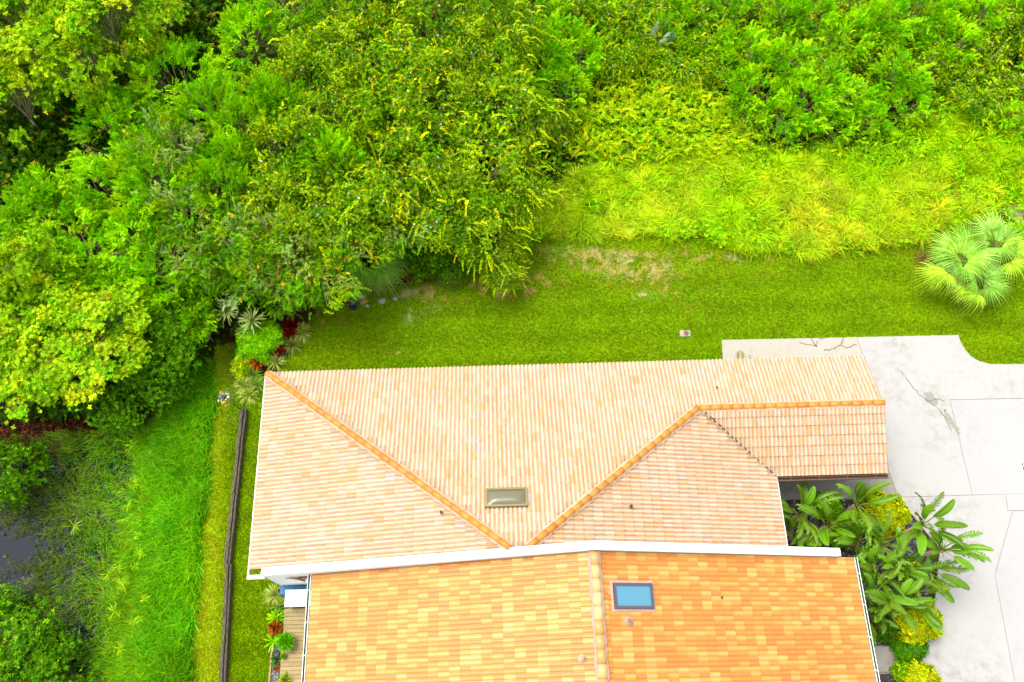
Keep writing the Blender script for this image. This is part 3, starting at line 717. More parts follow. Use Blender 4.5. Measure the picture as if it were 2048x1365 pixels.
g = [(BW+.6, BS+.49, E_B-.03), (BE-.6, BS+.49, E_B-.03), (BR, BS+.49, E_B+RB-.3)]
obj('gable_wall', mesh('gable_wall', [*g, *[(x, y+.1, z) for x, y, z in g]], [(0, 1, 2), (5, 4, 3), (0, 3, 4, 1), (1, 4, 5, 2), (2, 5, 3, 0)], STUCCO), hB)
gutter((BW-.05, BN, E_B-.0), (BW-.05, BS, E_B-.0), (-1, 0, 0), ALGAE, TRIM, hB, wd=.10, straps=11)
gutter((BE+.05, BN, E_B-.0), (BE+.05, BS, E_B-.0), (1, 0, 0), ALGAE, TRIM, hB, wd=.10, straps=11)
ds = obj('downspout', mesh('downspout', *box(BW-.14, BW-.06, BN-.4, BN-.32, .0, E_B-.11), TRIM), hB)
mwB = frame_axes(skB, np.array([0, 1., 0]), VBe)
GREYF = plain('grey_frame', lin((120, 118, 124)), .4, .08, 6, .4)
skb = put('skylight', *ringframe(.38, .66, .08, -.02, .15), GREYF, hB, mwB)
m, t, p = newmat('skylight_glass'); p.inputs['Base Color'].default_value = (*lin((100, 172, 200), 2.5), 1); p.inputs['Roughness'].default_value = .12; p.inputs['Specular IOR Level'].default_value = .7
n = noise_node(t, 1.2, 2); GL = m
put('pane', [(-.31, -.59, .11), (.31, -.59, .11), (.31, .59, .11), (-.31, .59, .11)], [(0, 1, 2, 3)], GL, skb, mwB)
V, Fc = [], []
for (a, b, z) in ((.385, .665, .075), (.46, .74, .05)):
    q = []
    for i in range(40):
        an = i/40*4; sd_ = int(an); f_ = an-sd_; cs = [(-a, -b), (a, -b), (a, b), (-a, b)]; c0, c1 = cs[sd_], cs[(sd_+1) % 4]
        jx = rng.normal(0, .012, 2) if a > .4 else (0, 0); V.append((c0[0]*(1-f_)+c1[0]*f_+jx[0], c0[1]*(1-f_)+c1[1]*f_+jx[1], z+.012*rng.random()))
for i in range(40): j = (i+1) % 40; Fc.append((i, j, 40+j, 40+i))
put('skylight_mortar', V, [f[::-1] for f in Fc], MORTAR_P, skb, mwB, True)
nB = np.cross((0, 1, 0), VBe)
vent(1257, 1243, pBe(BR, 0), nB, hB, .2, .05, LEAD, MORTAR_P)
vent(1443, 1196, pBe(BR, 0), nB, hB, .12, .03, bpy.data.materials['dark_pipe'])
vent(1165, 1318, pBw(BR, 0), np.cross((0, -1, 0), VBw), hB, .16, .045, plain('pale_pipe', lin((250, 205, 160)), .8), MORTAR_C)
# ------------------------------------------------------------------ foliage
def leaf_quads(Pb, D, Nn, L, Wd, droop=.15):
    D = unit(D); S_ = unit(np.cross(D, Nn)); Nn = np.cross(S_, D)
    L = np.asarray(L)[:, None]; Wd = np.asarray(Wd)[:, None]
    mid = Pb+D*L*.45+Nn*L*.06; tip = Pb+D*L-Nn*L*droop
    return np.stack([Pb, mid-S_*Wd/2, tip, mid+S_*Wd/2], 1)
def rdir(r, n): return unit(r.normal(size=(n, 3)))
def shade(r, base, n, v=.25, hue=.2):
    c = np.asarray(base)[r.integers(0, len(base), n)] if np.ndim(base) == 2 else np.tile(base, (n, 1))
    return c*r.uniform(1-v, 1+v, (n, 1))*np.c_[r.uniform(1-hue, 1+hue*1.6, n), np.ones(n), r.uniform(.8, 1.2, n)]
def shoots(r, O, D, length, k, L, Wd, colour, sag=.25, open_=.9, alt=True):
    """leafy shoots: O (n,3) origins, D directions, k leaves along each. -> quads, colours"""
    n = len(O); s = (np.arange(k)+.6)/k
    D = unit(D); up = np.tile([0, 0, 1.], (n, 1)); side = unit(np.cross(D, up+rdir(r, n)*.3)); nn = np.cross(side, D)
    length = np.broadcast_to(length, (n,))
    pos = O[:, None]+D[:, None]*(s[None, :, None]*length[:, None, None])-np.array([0, 0, 1.])*(sag*(s**2)[None, :, None]*length[:, None, None])
    sg = np.where(np.arange(k) % 2 == 0, 1., -1.)[None, :, None]
    dd = D[:, None]*(1.1-open_*(1-s)[None, :, None]*.6)+side[:, None]*sg*open_*(1.1-.6*s)[None, :, None]+r.normal(0, .22, (n, k, 3))
    nl = nn[:, None]+r.normal(0, .25, (n, k, 3))
    m = n*k; Ls = (L*r.uniform(.7, 1.25, m)*np.tile(1.1-.35*s, n)); Ws = Wd*r.uniform(.8, 1.2, m)
    q = leaf_quads(pos.reshape(-1, 3), dd.reshape(-1, 3), nl.reshape(-1, 3), Ls, Ws)
    c = np.repeat(colour, k, 0)*r.uniform(.62, 1.38, (m, 1))
    return q, c
def rosettes(r, O, D, k, L, Wd, colour, spread=1.2):
    n = len(O); D = unit(D); a = unit(np.cross(D, rdir(r, n))); b = np.cross(D, a)
    an = (np.arange(k)/k*2*math.pi)[None]+r.uniform(0, 6, (n, 1)); rad = a[:, None]*np.cos(an)[..., None]+b[:, None]*np.sin(an)[..., None]
    dd = rad*spread+D[:, None]*r.uniform(.2, 1.0, (n, k, 1))
    m = n*k; q = leaf_quads(np.repeat(O, k, 0)+r.normal(0, .012, (m, 3)), dd.reshape(-1, 3), (D[:, None]+0*rad).reshape(-1, 3)+r.normal(0, .2, (m, 3)), L*r.uniform(.7, 1.2, m), Wd*r.uniform(.8, 1.2, m))
    return q, np.repeat(colour, k, 0)*r.uniform(.6, 1.4, (m, 1))
def clump_pts(r, n, R, Hc, zc, low=-.35, inner=.62):
    """centres of leaf clumps spread through an uneven crown"""
    d = rdir(r, n*3); d = d[d[:, 2] > low][:n]
    lob = rdir(r, 6); lob[:, 2] = np.abs(lob[:, 2])*.6
    bump_ = (np.maximum(0, d@lob.T)**4).max(1)
    rad = r.uniform(inner, 1., len(d))**.6*(.72+.38*bump_)
    return d*rad[:, None]*np.array([R, R, Hc])+np.array([0, 0, zc]), d
def limbs(r, C, zc, base_r, pale, trunk_h, n=9, wob=.12):
    parts = []; fork = np.array([r.normal(0, .1), r.normal(0, .1), trunk_h])
    parts.append(tube([(0, 0, -.1), (fork[0]*.4+r.normal(0, .06), fork[1]*.4+r.normal(0, .06), trunk_h*.5), fork], [base_r*1.15, base_r*.9, base_r*.75], 7))
    for i in r.choice(len(C), min(n, len(C)), replace=False):
        e = C[i]; mid = fork*.5+e*.5+r.normal(0, wob, 3); parts.append(tube([fork, mid, e], [base_r*.55, base_r*.3, base_r*.1], 5))
        for _ in range(2):
            e2 = e+r.normal(0, .3, 3); parts.append(tube([mid, (mid+e2)/2+r.normal(0, .05, 3), e2], [base_r*.24, base_r*.16, base_r*.06], 4))
    return joinmesh(parts)
FREE = dict(fleck=(.9, 1, .6), fan=(1.05, .98, .5), yucca=(.9, .9, .8), liri=(.9, .9, .7), white=(1, 1, 1), pale=(.9, .9, .7), red=(1, 1, 1), croton=(1, 1, 1), gold=(.86, .92, .3))
G = {k: np.array([lin(c, 1.2)*([1.12, .95, .12] if k not in FREE else FREE[k]) for c in v]) for k, v in dict(
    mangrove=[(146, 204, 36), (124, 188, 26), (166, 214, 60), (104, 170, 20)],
    mdark=[(40, 86, 10), (56, 104, 12), (32, 74, 10), (72, 118, 14)],
    pepper=[(122, 208, 10), (142, 220, 16), (100, 186, 8), (156, 226, 26)],
    vine=[(92, 156, 10), (110, 170, 14), (74, 134, 8), (130, 180, 18)],
    strand=[(172, 218, 22), (190, 224, 32), (156, 210, 18)],
    dark=[(72, 136, 14), (56, 114, 10), (92, 156, 18)],
    fleck=[(206, 186, 46), (190, 150, 40), (222, 204, 60)],
    pale=[(160, 194, 96), (178, 204, 120), (146, 184, 76)],
    white=[(235, 232, 240), (215, 205, 235)],
    grass=[(142, 206, 16), (162, 214, 20), (122, 190, 12)], dryg=[(180, 214, 80), (198, 214, 124), (168, 208, 60)],
    marsh=[(82, 184, 10), (104, 196, 16), (62, 156, 8), (126, 200, 22)], fern=[(156, 208, 20), (136, 194, 16), (174, 214, 34)],
    gold=[(190, 200, 8), (176, 190, 8), (204, 210, 30), (156, 176, 10)], red=[(150, 24, 16), (110, 12, 14), (190, 50, 22)], croton=[(208, 92, 20), (170, 50, 14), (228, 140, 30)],
    yucca=[(178, 204, 110), (196, 214, 140), (150, 186, 80)], liri=[(170, 196, 80), (200, 208, 120), (130, 170, 50)], banana=[(62, 132, 12), (78, 150, 16), (52, 114, 12)], fan=[(128, 176, 84), (142, 188, 106), (112, 164, 62)]).items()}
def crown_mesh(kind, seed, R, Hc, zc, dens=1.):
    r = np.random.default_rng(seed); Q, C = [], []
    def add(q, c): Q.append(q); C.append(c)
    if kind == 'mangrove':
        cl, d = clump_pts(r, int(27*dens*(R/2)**2), R, Hc, zc, -.15, .6); per = 40
        O = np.repeat(cl, per, 0)+r.normal(0, .26, (len(cl)*per, 3))*[.92, .92, .55]; D = np.repeat(d, per, 0)*.6+[0, 0, .8]+r.normal(0, .4, (len(cl)*per, 3))
        cc = np.repeat(shade(r, G['mangrove'], len(cl), .18), per, 0); f = r.random(len(O)) < .008; cc[f] = shade(r, G['fleck'], f.sum())
        add(*rosettes(r, O, D, 7, .14, .062, cc))
        wood = limbs(r, cl, zc, .085, True, max(.4, zc-Hc*.9), 11, .3)
    elif kind == 'mdark':
        cl, d = clump_pts(r, int(40*dens*(R/2)**2), R, Hc, zc, -.1, .6); per = 30
        O = np.repeat(cl, per, 0)+r.normal(0, .3, (len(cl)*per, 3)); D = np.repeat(d, per, 0)*.5+[0, 0, .7]+r.normal(0, .5, (len(cl)*per, 3))
        cc = shade(r, G['mdark'], len(O), .25); f = r.random(len(O)) < .03; cc[f] = shade(r, G['fleck'], f.sum())
        add(*rosettes(r, O, D, 7, .15, .07, cc)); wood = limbs(r, cl, zc, .1, False, max(.3, zc-Hc*.9), 12)
    elif kind == 'pepper':
        cl, d = clump_pts(r, int(36*dens*(R/1.8)**2), R, Hc, zc, -.25, .6); per = 13
        O = np.repeat(cl, per, 0)+r.normal(0, .17, (len(cl)*per, 3)); D = np.repeat(d, per, 0)*.75+[0, 0, .55]+r.normal(0, .42, (len(cl)*per, 3))
        cc = np.repeat(shade(r, G['pepper'], len(cl), .2, .15), per, 0)
        add(*shoots(r, O, D, r.uniform(.3, .6, len(O)), 17, .135, .042, cc, .3)); wood = limbs(r, cl, zc, .09, True, max(.3, zc-Hc), 12)
    elif kind == 'vine':
        cl, d = clump_pts(r, int(46*dens*(R/2.2)**2), R, Hc, zc, -.35, .75); per = 70
        n = len(cl)*per; O = np.repeat(cl, per, 0)+r.normal(0, .27, (n, 3)); D = np.repeat(d, per, 0)+r.normal(0, .5, (n, 3))+[0, 0, .35]
        cc = np.repeat(shade(r, G['vine'], len(cl), .2), per, 0); x = r.random(n)
        f = x < .03; cc[f] = shade(r, G['fleck'], f.sum()); f = (x > .03) & (x < .06); cc[f] = shade(r, G['pale'], f.sum())
        add(*rosettes(r, O, D, 4, .085, .055, cc))
        ns = int(95*dens*(R/2.2)**2); i = r.integers(0, len(cl), ns); O = cl[i]+r.normal(0, .25, (ns, 3))+d[i]*.1; D = d[i]*[1, 1, .4]+[0, 0, .25]+r.normal(0, .3, (ns, 3))
        add(*shoots(r, O, D, r.uniform(.4, .85, ns), 22, .085, .05, shade(r, G['strand'], ns, .15), .75, .8))
        nf = 10; i = r.integers(0, len(cl), nf); add(*rosettes(r, cl[i]+d[i]*.22+r.normal(0, .12, (nf, 3)), d[i]+[0, 0, 1], 4, .05, .05, shade(r, G['white'], nf, .1, .02)))
        wood = limbs(r, cl, zc, .1, True, max(.3, zc-Hc), 12)
    elif kind == 'oak':     # fine-leaved with grey-green sprays and bare twigs
        cl, d = clump_pts(r, int(44*dens*(R/2)**2), R, Hc, zc, -.35, .6); per = 20
        n = len(cl)*per; O = np.repeat(cl, per, 0)+r.normal(0, .24, (n, 3)); D = np.repeat(d, per, 0)+r.normal(0, .55, (n, 3))+[0, 0, .4]
        pick = r.random(len(cl)); base = np.where((pick < .13)[:, None], shade(r, G['pale'], len(cl), .1), shade(r, G['vine'], len(cl), .2)*[.9, 1.05, 1.]); cc = np.repeat(base, per, 0)
        f = r.random(n) < .035; cc[f] = shade(r, G['fleck'], f.sum())
        add(*shoots(r, O, D, r.uniform(.25, .5, n), 12, .095, .04, cc, .35)); wood = limbs(r, cl, zc, .1, True, max(.3, zc-Hc), 18)
    elif kind == 'dark':
        cl, d = clump_pts(r, int(40*dens*(R/1.6)**2), R, Hc, zc, -.2, .6); per = 30
        n = len(cl)*per; O = np.repeat(cl, per, 0)+r.normal(0, .22, (n, 3)); D = np.repeat(d, per, 0)+r.normal(0, .5, (n, 3))+[0, 0, .5]
        add(*rosettes(r, O, D, 6, .12, .055, shade(r, G['dark'], n, .3))); wood = limbs(r, cl, zc, .07, False, max(.2, zc-Hc), 9)
    q = np.vstack(Q); c = np.vstack(C); keep = q[:, :, 2].min(1) > .02; return fast('crown', q[keep], 4, LEAF, c[keep]), wood
TREES = {}
SPECS = dict(mangrove=(2.1, 1.3, 5.2), mdark=(2.2, 1.3, 3.4), pepper=(1.9, 1.35, 3.6), vine=(2.4, 1.7, 3.6), oak=(2.1, 1.5, 3.8), dark=(1.7, 1.1, 1.9), low=(1.8, 1.1, 1.3), scrub=(1.8, .9, .9))
for kind, (R, Hc, zc) in SPECS.items():
    for v in range(3):
        k2 = dict(low='pepper', scrub='vine').get(kind, kind)
        cm, wd = crown_mesh(k2, 100+v*7+len(kind)*31, R*(1+.1*(v-1)), Hc, zc); TREES[kind, v] = (cm, mesh('trunk', *wd, BARK if kind in ('mdark', 'dark') else BARK_PALE, True), R, zc)
LAB = dict(mangrove='yellow-green broadleaved tree with pale branches showing through its open crown',
    mdark='dark green glossy-leaved tree flecked with orange leaves in the deep thicket', pepper='bright green tree with feathery upright leaf sprays in the thicket',
    vine='vine-smothered olive green tree with trailing yellow-green strands and pale flowers', oak='fine-leaved grey-green tree with bare twigs at the thicket edge',
    dark='low dark green bush in the wild growth', low='bright green leafy shrub among the vines on the open slope', scrub='low mound of vine-covered scrub on the open slope')
GRP = dict(mangrove='yellow-green trees of the wood', mdark='dark trees of the wood', pepper='feathery trees of the wood', vine='vine-covered trees of the wood', oak='fine-leaved trees of the wood', dark='dark bushes', low='bright shrubs of the slope', scrub='scrub mounds of the slope')
NAME = dict(mangrove='mangrove_tree', mdark='glossy_leaved_tree', pepper='feathery_tree', vine='vine_covered_tree', oak='fine_leaved_tree', dark='dark_bush', low='leafy_shrub', scrub='scrub_mound')
tn = {}
def tree(kind, px, py, s=1., zs=1., label=None, group=None):
    v = tn.get(kind, 0) % 3; tn[kind] = tn.get(kind, 0)+1
    cm, wd, R, zc = TREES[kind, v]; z = zc*zs; p = P(px, py, z)
    t_ = thing(NAME[kind], label or LAB[kind], 'tree' if kind not in ('dark', 'low', 'scrub') else 'bush', (p[0], p[1], gz(p[0], p[1])), (group if label else GRP[kind]), float(rng.uniform(0, 6.28)), (s, s, zs))
    obj('crown', cm, t_); obj('trunk', wd, t_); return t_
T = dict(
 mangrove=[(20, 30, 1., 1.2), (120, 15, .9, 1.2), (215, 45, 1.05, 1.25), (65, 120, 1., 1.15), (165, 135, .75, 1.1), (30, 200, .9, 1.), (310, 15, .8, 1.1), (-40, 110, 1, 1.1), (270, 110, .55, .95),
    (205, 640, .85, .72), (90, 700, .85, .66), (185, 715, .85, .6), (40, 765, .75, .55), (10, 650, .75, .7), (110, 620, .6, .72), (250, 700, .6, .6), (20, 560, .7, .8), (-30, 720, 1, .6), (125, 765, .6, .5), (60, 520, .6, .9)],
 mdark=[(120, 245, 1.1, .8), (170, 300, .9, .7), (40, 300, 1., .8), (360, 55, 1., .95), (420, 20, .9, 1.), (290, 70, .8, .8), (230, 180, .8, .8), (60, 350, .8, .7), (400, 120, .8, .8), (160, 210, .7, .9), (0, 390, .8, .8)],
 pepper=[(500, 85, .95, 1.15), (350, 170, 1., 1.15), (250, 255, 1.05, 1.05), (300, 330, .9, 1.05), (430, 235, .8, 1.2), (500, 250, .75, 1.2), (215, 380, .9, 1.), (140, 470, 1.1, .9), (60, 440, .9, .95), (280, 470, .9, .95), (340, 545, .8, .85), (450, 375, .7, 1.15), (665, 325, .75, 1.25), (580, 30, .8, 1.2), (170, 540, .85, .85), (470, 330, .7, 1.15), (90, 400, .7, 1.), (230, 590, .75, .75), (290, 610, .6, .7), (330, 390, .8, 1.1), (560, 215, .7, 1.25), (385, 575, .6, .65), (150, 690, .55, .7), (40, 600, .6, .85), (140, 590, .7, .8), (260, 640, .6, .7)],
 vine=[(690, 40, 1., 1.2), (620, 150, .85, 1.2), (720, 140, .9, 1.25), (850, 50, 1.1, 1.2), (860, 170, .95, 1.2), (960, 130, .8, 1.15), (830, 250, .9, 1.2), (1000, 215, 1., 1.), (960, 330, 1.05, 1.), (820, 335, 1., 1.1), (760, 400, .95, 1.), (650, 430, .9, 1.), (870, 420, .9, .85), (570, 400, .85, 1.05), (960, 430, .85, .75), (1040, 400, .7, .6), (760, 20, .8, 1.2), (700, 230, .8, 1.25), (940, 40, .9, 1.1), (600, 300, .8, 1.2), (1000, 470, .6, .5), (1020, 60, .7, .9)],
 oak=[(490, 470, .95, .95), (520, 540, .9, .75), (610, 510, .95, .85), (420, 500, .85, .9), (345, 300, .7, 1.2), (700, 470, .8, .85), (565, 585, .6, .5), (370, 440, .75, 1.), (560, 470, .8, .95), (450, 540, .65, .75), (810, 440, .75, .8), (640, 560, .55, .55), (300, 660, .6, .5)],
 dark=[(330, 700, 1., 1.), (290, 760, 1., .8), (350, 650, .9, 1.), (220, 810, .8, .7), (330, 760, .7, .6), (350, 600, .8, 1.), (1230, 50, 1., 1.1), (1290, 25, .9, 1.), (1360, 120, .9, .8), (1420, 60, .9, 1.), (1230, 130, .8, .9), (1640, 100, .9, .9), (1960, 130, .9, .9), (2010, 60, .9, 1.), (880, 500, .7, .7), (830, 525, .5, .45), (905, 528, .5, .4), (780, 540, .45, .35), (960, 515, .5, .4), (1290, 100, .7, .8), (2010, 180, .8, .7), (1930, 170, .7, .7), (930, 500, .5, .5)],
 low=[(1090, 90, 1., 1.4), (1150, 110, 1., 1.3), (1080, 20, .9, 1.3), (1130, 180, .9, 1.1), (1060, 160, .8, 1.2), (1490, 110, .9, 1.1), (1570, 130, 1., 1.2), (1640, 180, .9, 1.1), (1700, 90, .9, 1.2), (1760, 50, 1., 1.3), (1850, 35, 1., 1.3), (1900, 90, .9, 1.1), (1790, 150, .95, 1.1), (1700, 210, .8, .9), (1600, 210, .9, 1.), (1500, 180, .9, 1.), (1810, 210, .7, .8), (1950, 40, .8, 1.1), (1560, 30, .9, 1.2), (1620, 30, .9, 1.2), (1390, 20, .8, 1.2), (1330, 60, .6, 1.), (1560, 240, .7, .8), (1660, 250, .6, .7), (1740, 240, .6, .7), (1460, 20, .8, 1.1), (1200, 20, .7, 1.1), (2040, 20, .9, 1.1), (1380, 100, .5, .8), (2020, 240, .6, .6)])
T['scrub'] = [a for a in T['dark'] if a[0] > 1100]+[(1450, 150, .7, 1.), (1750, 110, .8, 1.), (1660, 140, .8, 1.), (1540, 60, .8, 1.), (1860, 150, .8, .9), (1960, 210, .8, .8), (1250, 90, .9, 1.2), (1330, 20, .9, 1.1), (1420, 110, .8, .9), (1480, 230, .6, .7), (1100, 250, .8, 1.2), (1880, 20, .9, 1.), (1990, 20, .9, 1.), (1170, 40, .9, 1.2), (1700, 20, .9, 1.)]
T['dark'] = [a for a in T['dark'] if a[0] < 1100]
T['low'] = [(x, y, s_*.88, z_*.85) for x, y, s_, z_ in T['low']]
OWN = {('mangrove', 9): 'large yellow-green tree whose crown reaches the marsh bank by the dark bushes', ('mangrove', 12): 'low yellow-green tree over the brown leaf litter beside the pond',
 ('mangrove', 18): 'small yellow-green tree just above the leaf litter strip', ('mangrove', 15): 'small yellow-green tree next to the dark glossy bushes of the bank',
 ('oak', 6): 'small fine-leaved tree hanging over the dark red cordyline', ('oak', 11): 'small fine-leaved tree beside the dark fan palm at the lawn', ('oak', 12): 'small grey-green tree between the dark bushes and the garden path',
 ('vine', 20): 'low vine-covered tree at the corner where wood, lawn and long grass meet', ('vine', 15): 'vine-covered tree bordering the long wild grass', ('vine', 21): 'vine-covered tree bordering the bright shrubs of the slope',
 ('pepper', 21): 'small feathery tree above the leaning yucca stem', ('pepper', 18): 'small feathery tree between yellow-green crown and dark bank bushes',
 ('dark', 0): 'tallest dark bush at the head of the marsh grass', ('dark', 1): 'wide dark bush at the top of the marsh bank', ('dark', 3): 'low dark bush at the edge of the brown leaf litter', ('dark', 4): 'small dark bush where marsh grass meets the garden path', ('dark', 2): 'dark bush under the small garden-side feathery tree', ('dark', 5): 'dark bush behind the leaning yucca',
 ('dark', 6): 'dark bush in the shade behind the fan palm', ('dark', 7): 'low dark bush beside the fan palm on the lawn edge', ('dark', 8): 'low dark bush at the rusty grass under the wood edge', ('dark', 9): 'low dark bush under the drooping palm fronds', ('dark', 10): 'low dark bush beside the small vine-clad tree', ('dark', 11): 'tiny dark bush deep under the vine-covered trees at the lawn',
 ('low', 3): 'bright green shrub at the west end of the fern patch', ('low', 13): 'low bright shrub at the top of the long wild grass', ('low', 15): 'bright green shrub beside the east end of the fern patch', ('low', 22): 'small bright shrub next to the silvery fan palm',
 ('scrub', 2): 'vine mound just south of the silvery fan palm', ('scrub', 17): 'small vine mound at the east tip of the fern patch', ('scrub', 18): 'vine mound between the wood and the fern patch'}
for k, L in T.items():
    for i_, a in enumerate(L): tree(k, *a, label=OWN.get((k, i_)), group=GRP[k])
tree('dark', 20, 1290, 1.15, .95, 'round green bush on the pond edge with its crown over the water')
tree('dark', 75, 1330, .9, .8, 'smaller round green bush touching the big bush at the pond edge')
tree('dark', -10, 930, .8, .9, 'round green bush at the shaded leaf-litter end of the pond')
tree('dark', -5, 1195, .45, .6, 'small green bush standing in the pond between two round bushes')
tree('vine', 1012, 545, .42, .38, 'small vine-clad tree pushing out over the dry lawn edge')
tree('pepper', 392, 640, .48, .6, 'small bright green tree beside the leaning yucca')

# --- undergrowth, grasses
def scatter_px(poly, n, seed, zr=0.):
    r = np.random.default_rng(seed); q = rand_in(poly, n, r); p = Pv(q, zr); p[:, 2] = gz(p[:, 0], p[:, 1]); return r, q, p
WOOD = [(-250, -260), (1120, -260), (1130, 120), (1100, 300), (1050, 470), (940, 535), (830, 550), (660, 575), (600, 620), (560, 650), (440, 690), (410, 760), (330, 820), (200, 845), (-250, 850)]
r, q, p = scatter_px(WOOD, 16000, 21); n = len(p)
p[:, 2] += .1+1.5*fbm(p[:, 0], p[:, 1], 2.2)**2*r.uniform(.3, 1., n)
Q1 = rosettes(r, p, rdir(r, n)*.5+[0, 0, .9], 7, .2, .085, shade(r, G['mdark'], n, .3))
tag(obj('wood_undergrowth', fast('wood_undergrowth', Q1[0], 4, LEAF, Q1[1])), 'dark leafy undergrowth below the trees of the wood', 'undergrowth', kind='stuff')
SLOPE = [(1060, -260), (2350, -260), (2350, 330), (2048, 330), (1900, 300), (1780, 330), (1640, 300), (1500, 300), (1420, 260), (1300, 330), (1150, 320), (1080, 380), (1060, 420)]
r, q, p = scatter_px(SLOPE, 26000, 22, .6); n = len(p); g = fbm(p[:, 0], p[:, 1], 2.6)
p[:, 2] += .15+1.3*g**1.5*r.uniform(.55, 1., n)
cc = shade(r, np.vstack([G['vine'], G['vine'], G['pepper'], G['dark']]), n, .25); f = r.random(n) < .012; cc[f] = shade(r, G['fleck'], f.sum())
Q1 = rosettes(r, p, rdir(r, n)*.5+[0, 0, .9], 6, .11, .07, cc); nv = 900; i = r.integers(0, n, nv)
Q2 = shoots(r, p[i], rdir(r, nv)*[1, 1, .3]+[0, 0, .35], r.uniform(.4, .9, nv), 20, .085, .05, shade(r, G['strand']*[.85, .95, 1], nv, .15), .5, .8)
tag(obj('vine_ground_cover', fast('vine_ground_cover', np.vstack([Q1[0], Q2[0]]), 4, LEAF, np.vstack([Q1[1], Q2[1]]))), 'tangle of green vines covering the open slope', 'vines', kind='stuff')
# ferns
FERN = [(1140, 250), (1170, 190), (1240, 155), (1330, 160), (1420, 180), (1470, 230), (1520, 290), (1420, 312), (1280, 310), (1170, 310)]
r, q, p = scatter_px(FERN, 1000, 23, .7); n = len(p); p[:, 2] += r.uniform(.25, .8, n)
a = r.uniform(0, 6.28, n); D = np.c_[np.cos(a), np.sin(a), r.uniform(.3, 1.1, n)]
Q1 = shoots(r, p, D, r.uniform(.45, .75, n), 26, .11, .04, shade(r, G['fern'], n, .2), .55, 1.)
r2, q2, p2 = scatter_px(FERN, 2600, 24, .6); p2[:, 2] += r2.uniform(.1, .5, len(p2)); Q2 = rosettes(r2, p2, rdir(r2, len(p2))*.5+[0, 0, 1], 6, .13, .06, shade(r2, G['dark'], len(p2)))
tag(obj('fern_patch', fast('fern_patch', np.vstack([Q1[0], Q2[0]]), 4, LEAF, np.vstack([Q1[1], Q2[1]]))), 'patch of yellow-green sword ferns on the slope', 'ferns', kind='stuff')
def blades(r, p, L, Wd, lean, colour, curl=.5):
    """arched two-piece grass blades; lean (n,2) horizontal lean per unit length"""
    n = len(p); L = np.asarray(L)[:, None]; d = np.c_[lean, np.ones(n)]; d = unit(d)
    m1 = p+d*L*.55; d2 = unit(d+np.c_[lean*1.2*curl, -np.full(n, curl)]); tip = m1+d2*L*.5
    a = r.uniform(0, 6.28, n); s = np.c_[np.cos(a), np.sin(a), np.zeros(n)]*np.asarray(Wd)[:, None]/2
    q1 = np.stack([p-s*.6, p+s*.6, m1+s, m1-s], 1); q2 = np.stack([m1-s, m1+s, tip+s*.15, tip-s*.15], 1)
    return np.vstack([q1, q2]), np.vstack([colour, colour])
def grassland(name, poly, ntuft, per, Lr, Wr, seed, pal, flow, label, spread=.08, zoff=0., upn=.75, keepf=None, zr=.25):
    r, q, p = scatter_px(poly, ntuft, seed, zr)
    if keepf is not None: k = keepf(r, q, p); p = p[k]; q = q[k]
    nt_ = len(p); n = nt_*per; b = np.repeat(p, per, 0)+r.normal(0, spread, (n, 3))*[1, 1, .1]
    fl = np.repeat(flow(p), per, 0)+r.normal(0, upn, (n, 2)); c = np.repeat(pal(r, p, q), per, 0)*r.uniform(.75, 1.3, (n, 1))
    L = r.uniform(*Lr, n)*np.repeat(.7+.6*fbm(p[:, 0], p[:, 1], 1.8), per); V, C = blades(r, b+[0, 0, zoff], L, r.uniform(*Wr, n), fl, c)
    return tag(obj(name, fast(name, V, 4, GRASS, C)), label, 'grass', kind='stuff')
MEADOW = [(1060, 430), (1090, 370), (1200, 320), (1300, 270), (1420, 290), (1500, 295), (1640, 300), (1780, 300), (1860, 200), (1960, 160), (2350, 180), (2350, 460), (2060, 470), (1960, 430), (1830, 485), (1700, 498), (1590, 505), (1500, 500), (1380, 482), (1250, 470), (1130, 468), (1060, 472)]
def mflow(p): a = fbm(p[:, 0], p[:, 1], 4.)*14; return np.c_[np.cos(a), np.sin(a)]*(.25+.6*fbm(p[:, 0]+70, p[:, 1], 2.))[:, None]
def mpal(r, p, q):
    d = np.clip(fbm(p[:, 0]+5, p[:, 1], 3.2)*2.2-.75+np.exp(-((q[:, 0]-1680)/160)**2-((q[:, 1]-430)/60)**2)*.5-.5*np.exp(-((q[:, 0]-1150)/90)**2), 0, 1)[:, None]
    return shade(r, G['grass'], len(p), .35)*(1-d)+shade(r, G['dryg'], len(p), .3)*d
def mkeep(r, q, p): return inpoly(q+34*np.c_[fbm(p[:, 0], p[:, 1], 1.5)-.5, fbm(p[:, 0]+33, p[:, 1], 1.5)-.5]+r.normal(0, 5, q.shape), MEADOW) & (fbm(p[:, 0]-20, p[:, 1], .9)+.25*r.random(len(q)) > .40) & (r.random(len(q)) > np.clip(blobs(q, BARE)*1.4, 0, .95))
grassland('meadow_grass', MEADOW, 6000, 12, (.25, .8), (.014, .03), 31, mpal, mflow, 'long yellow-green wild grass between the lawn and the slope', keepf=mkeep)
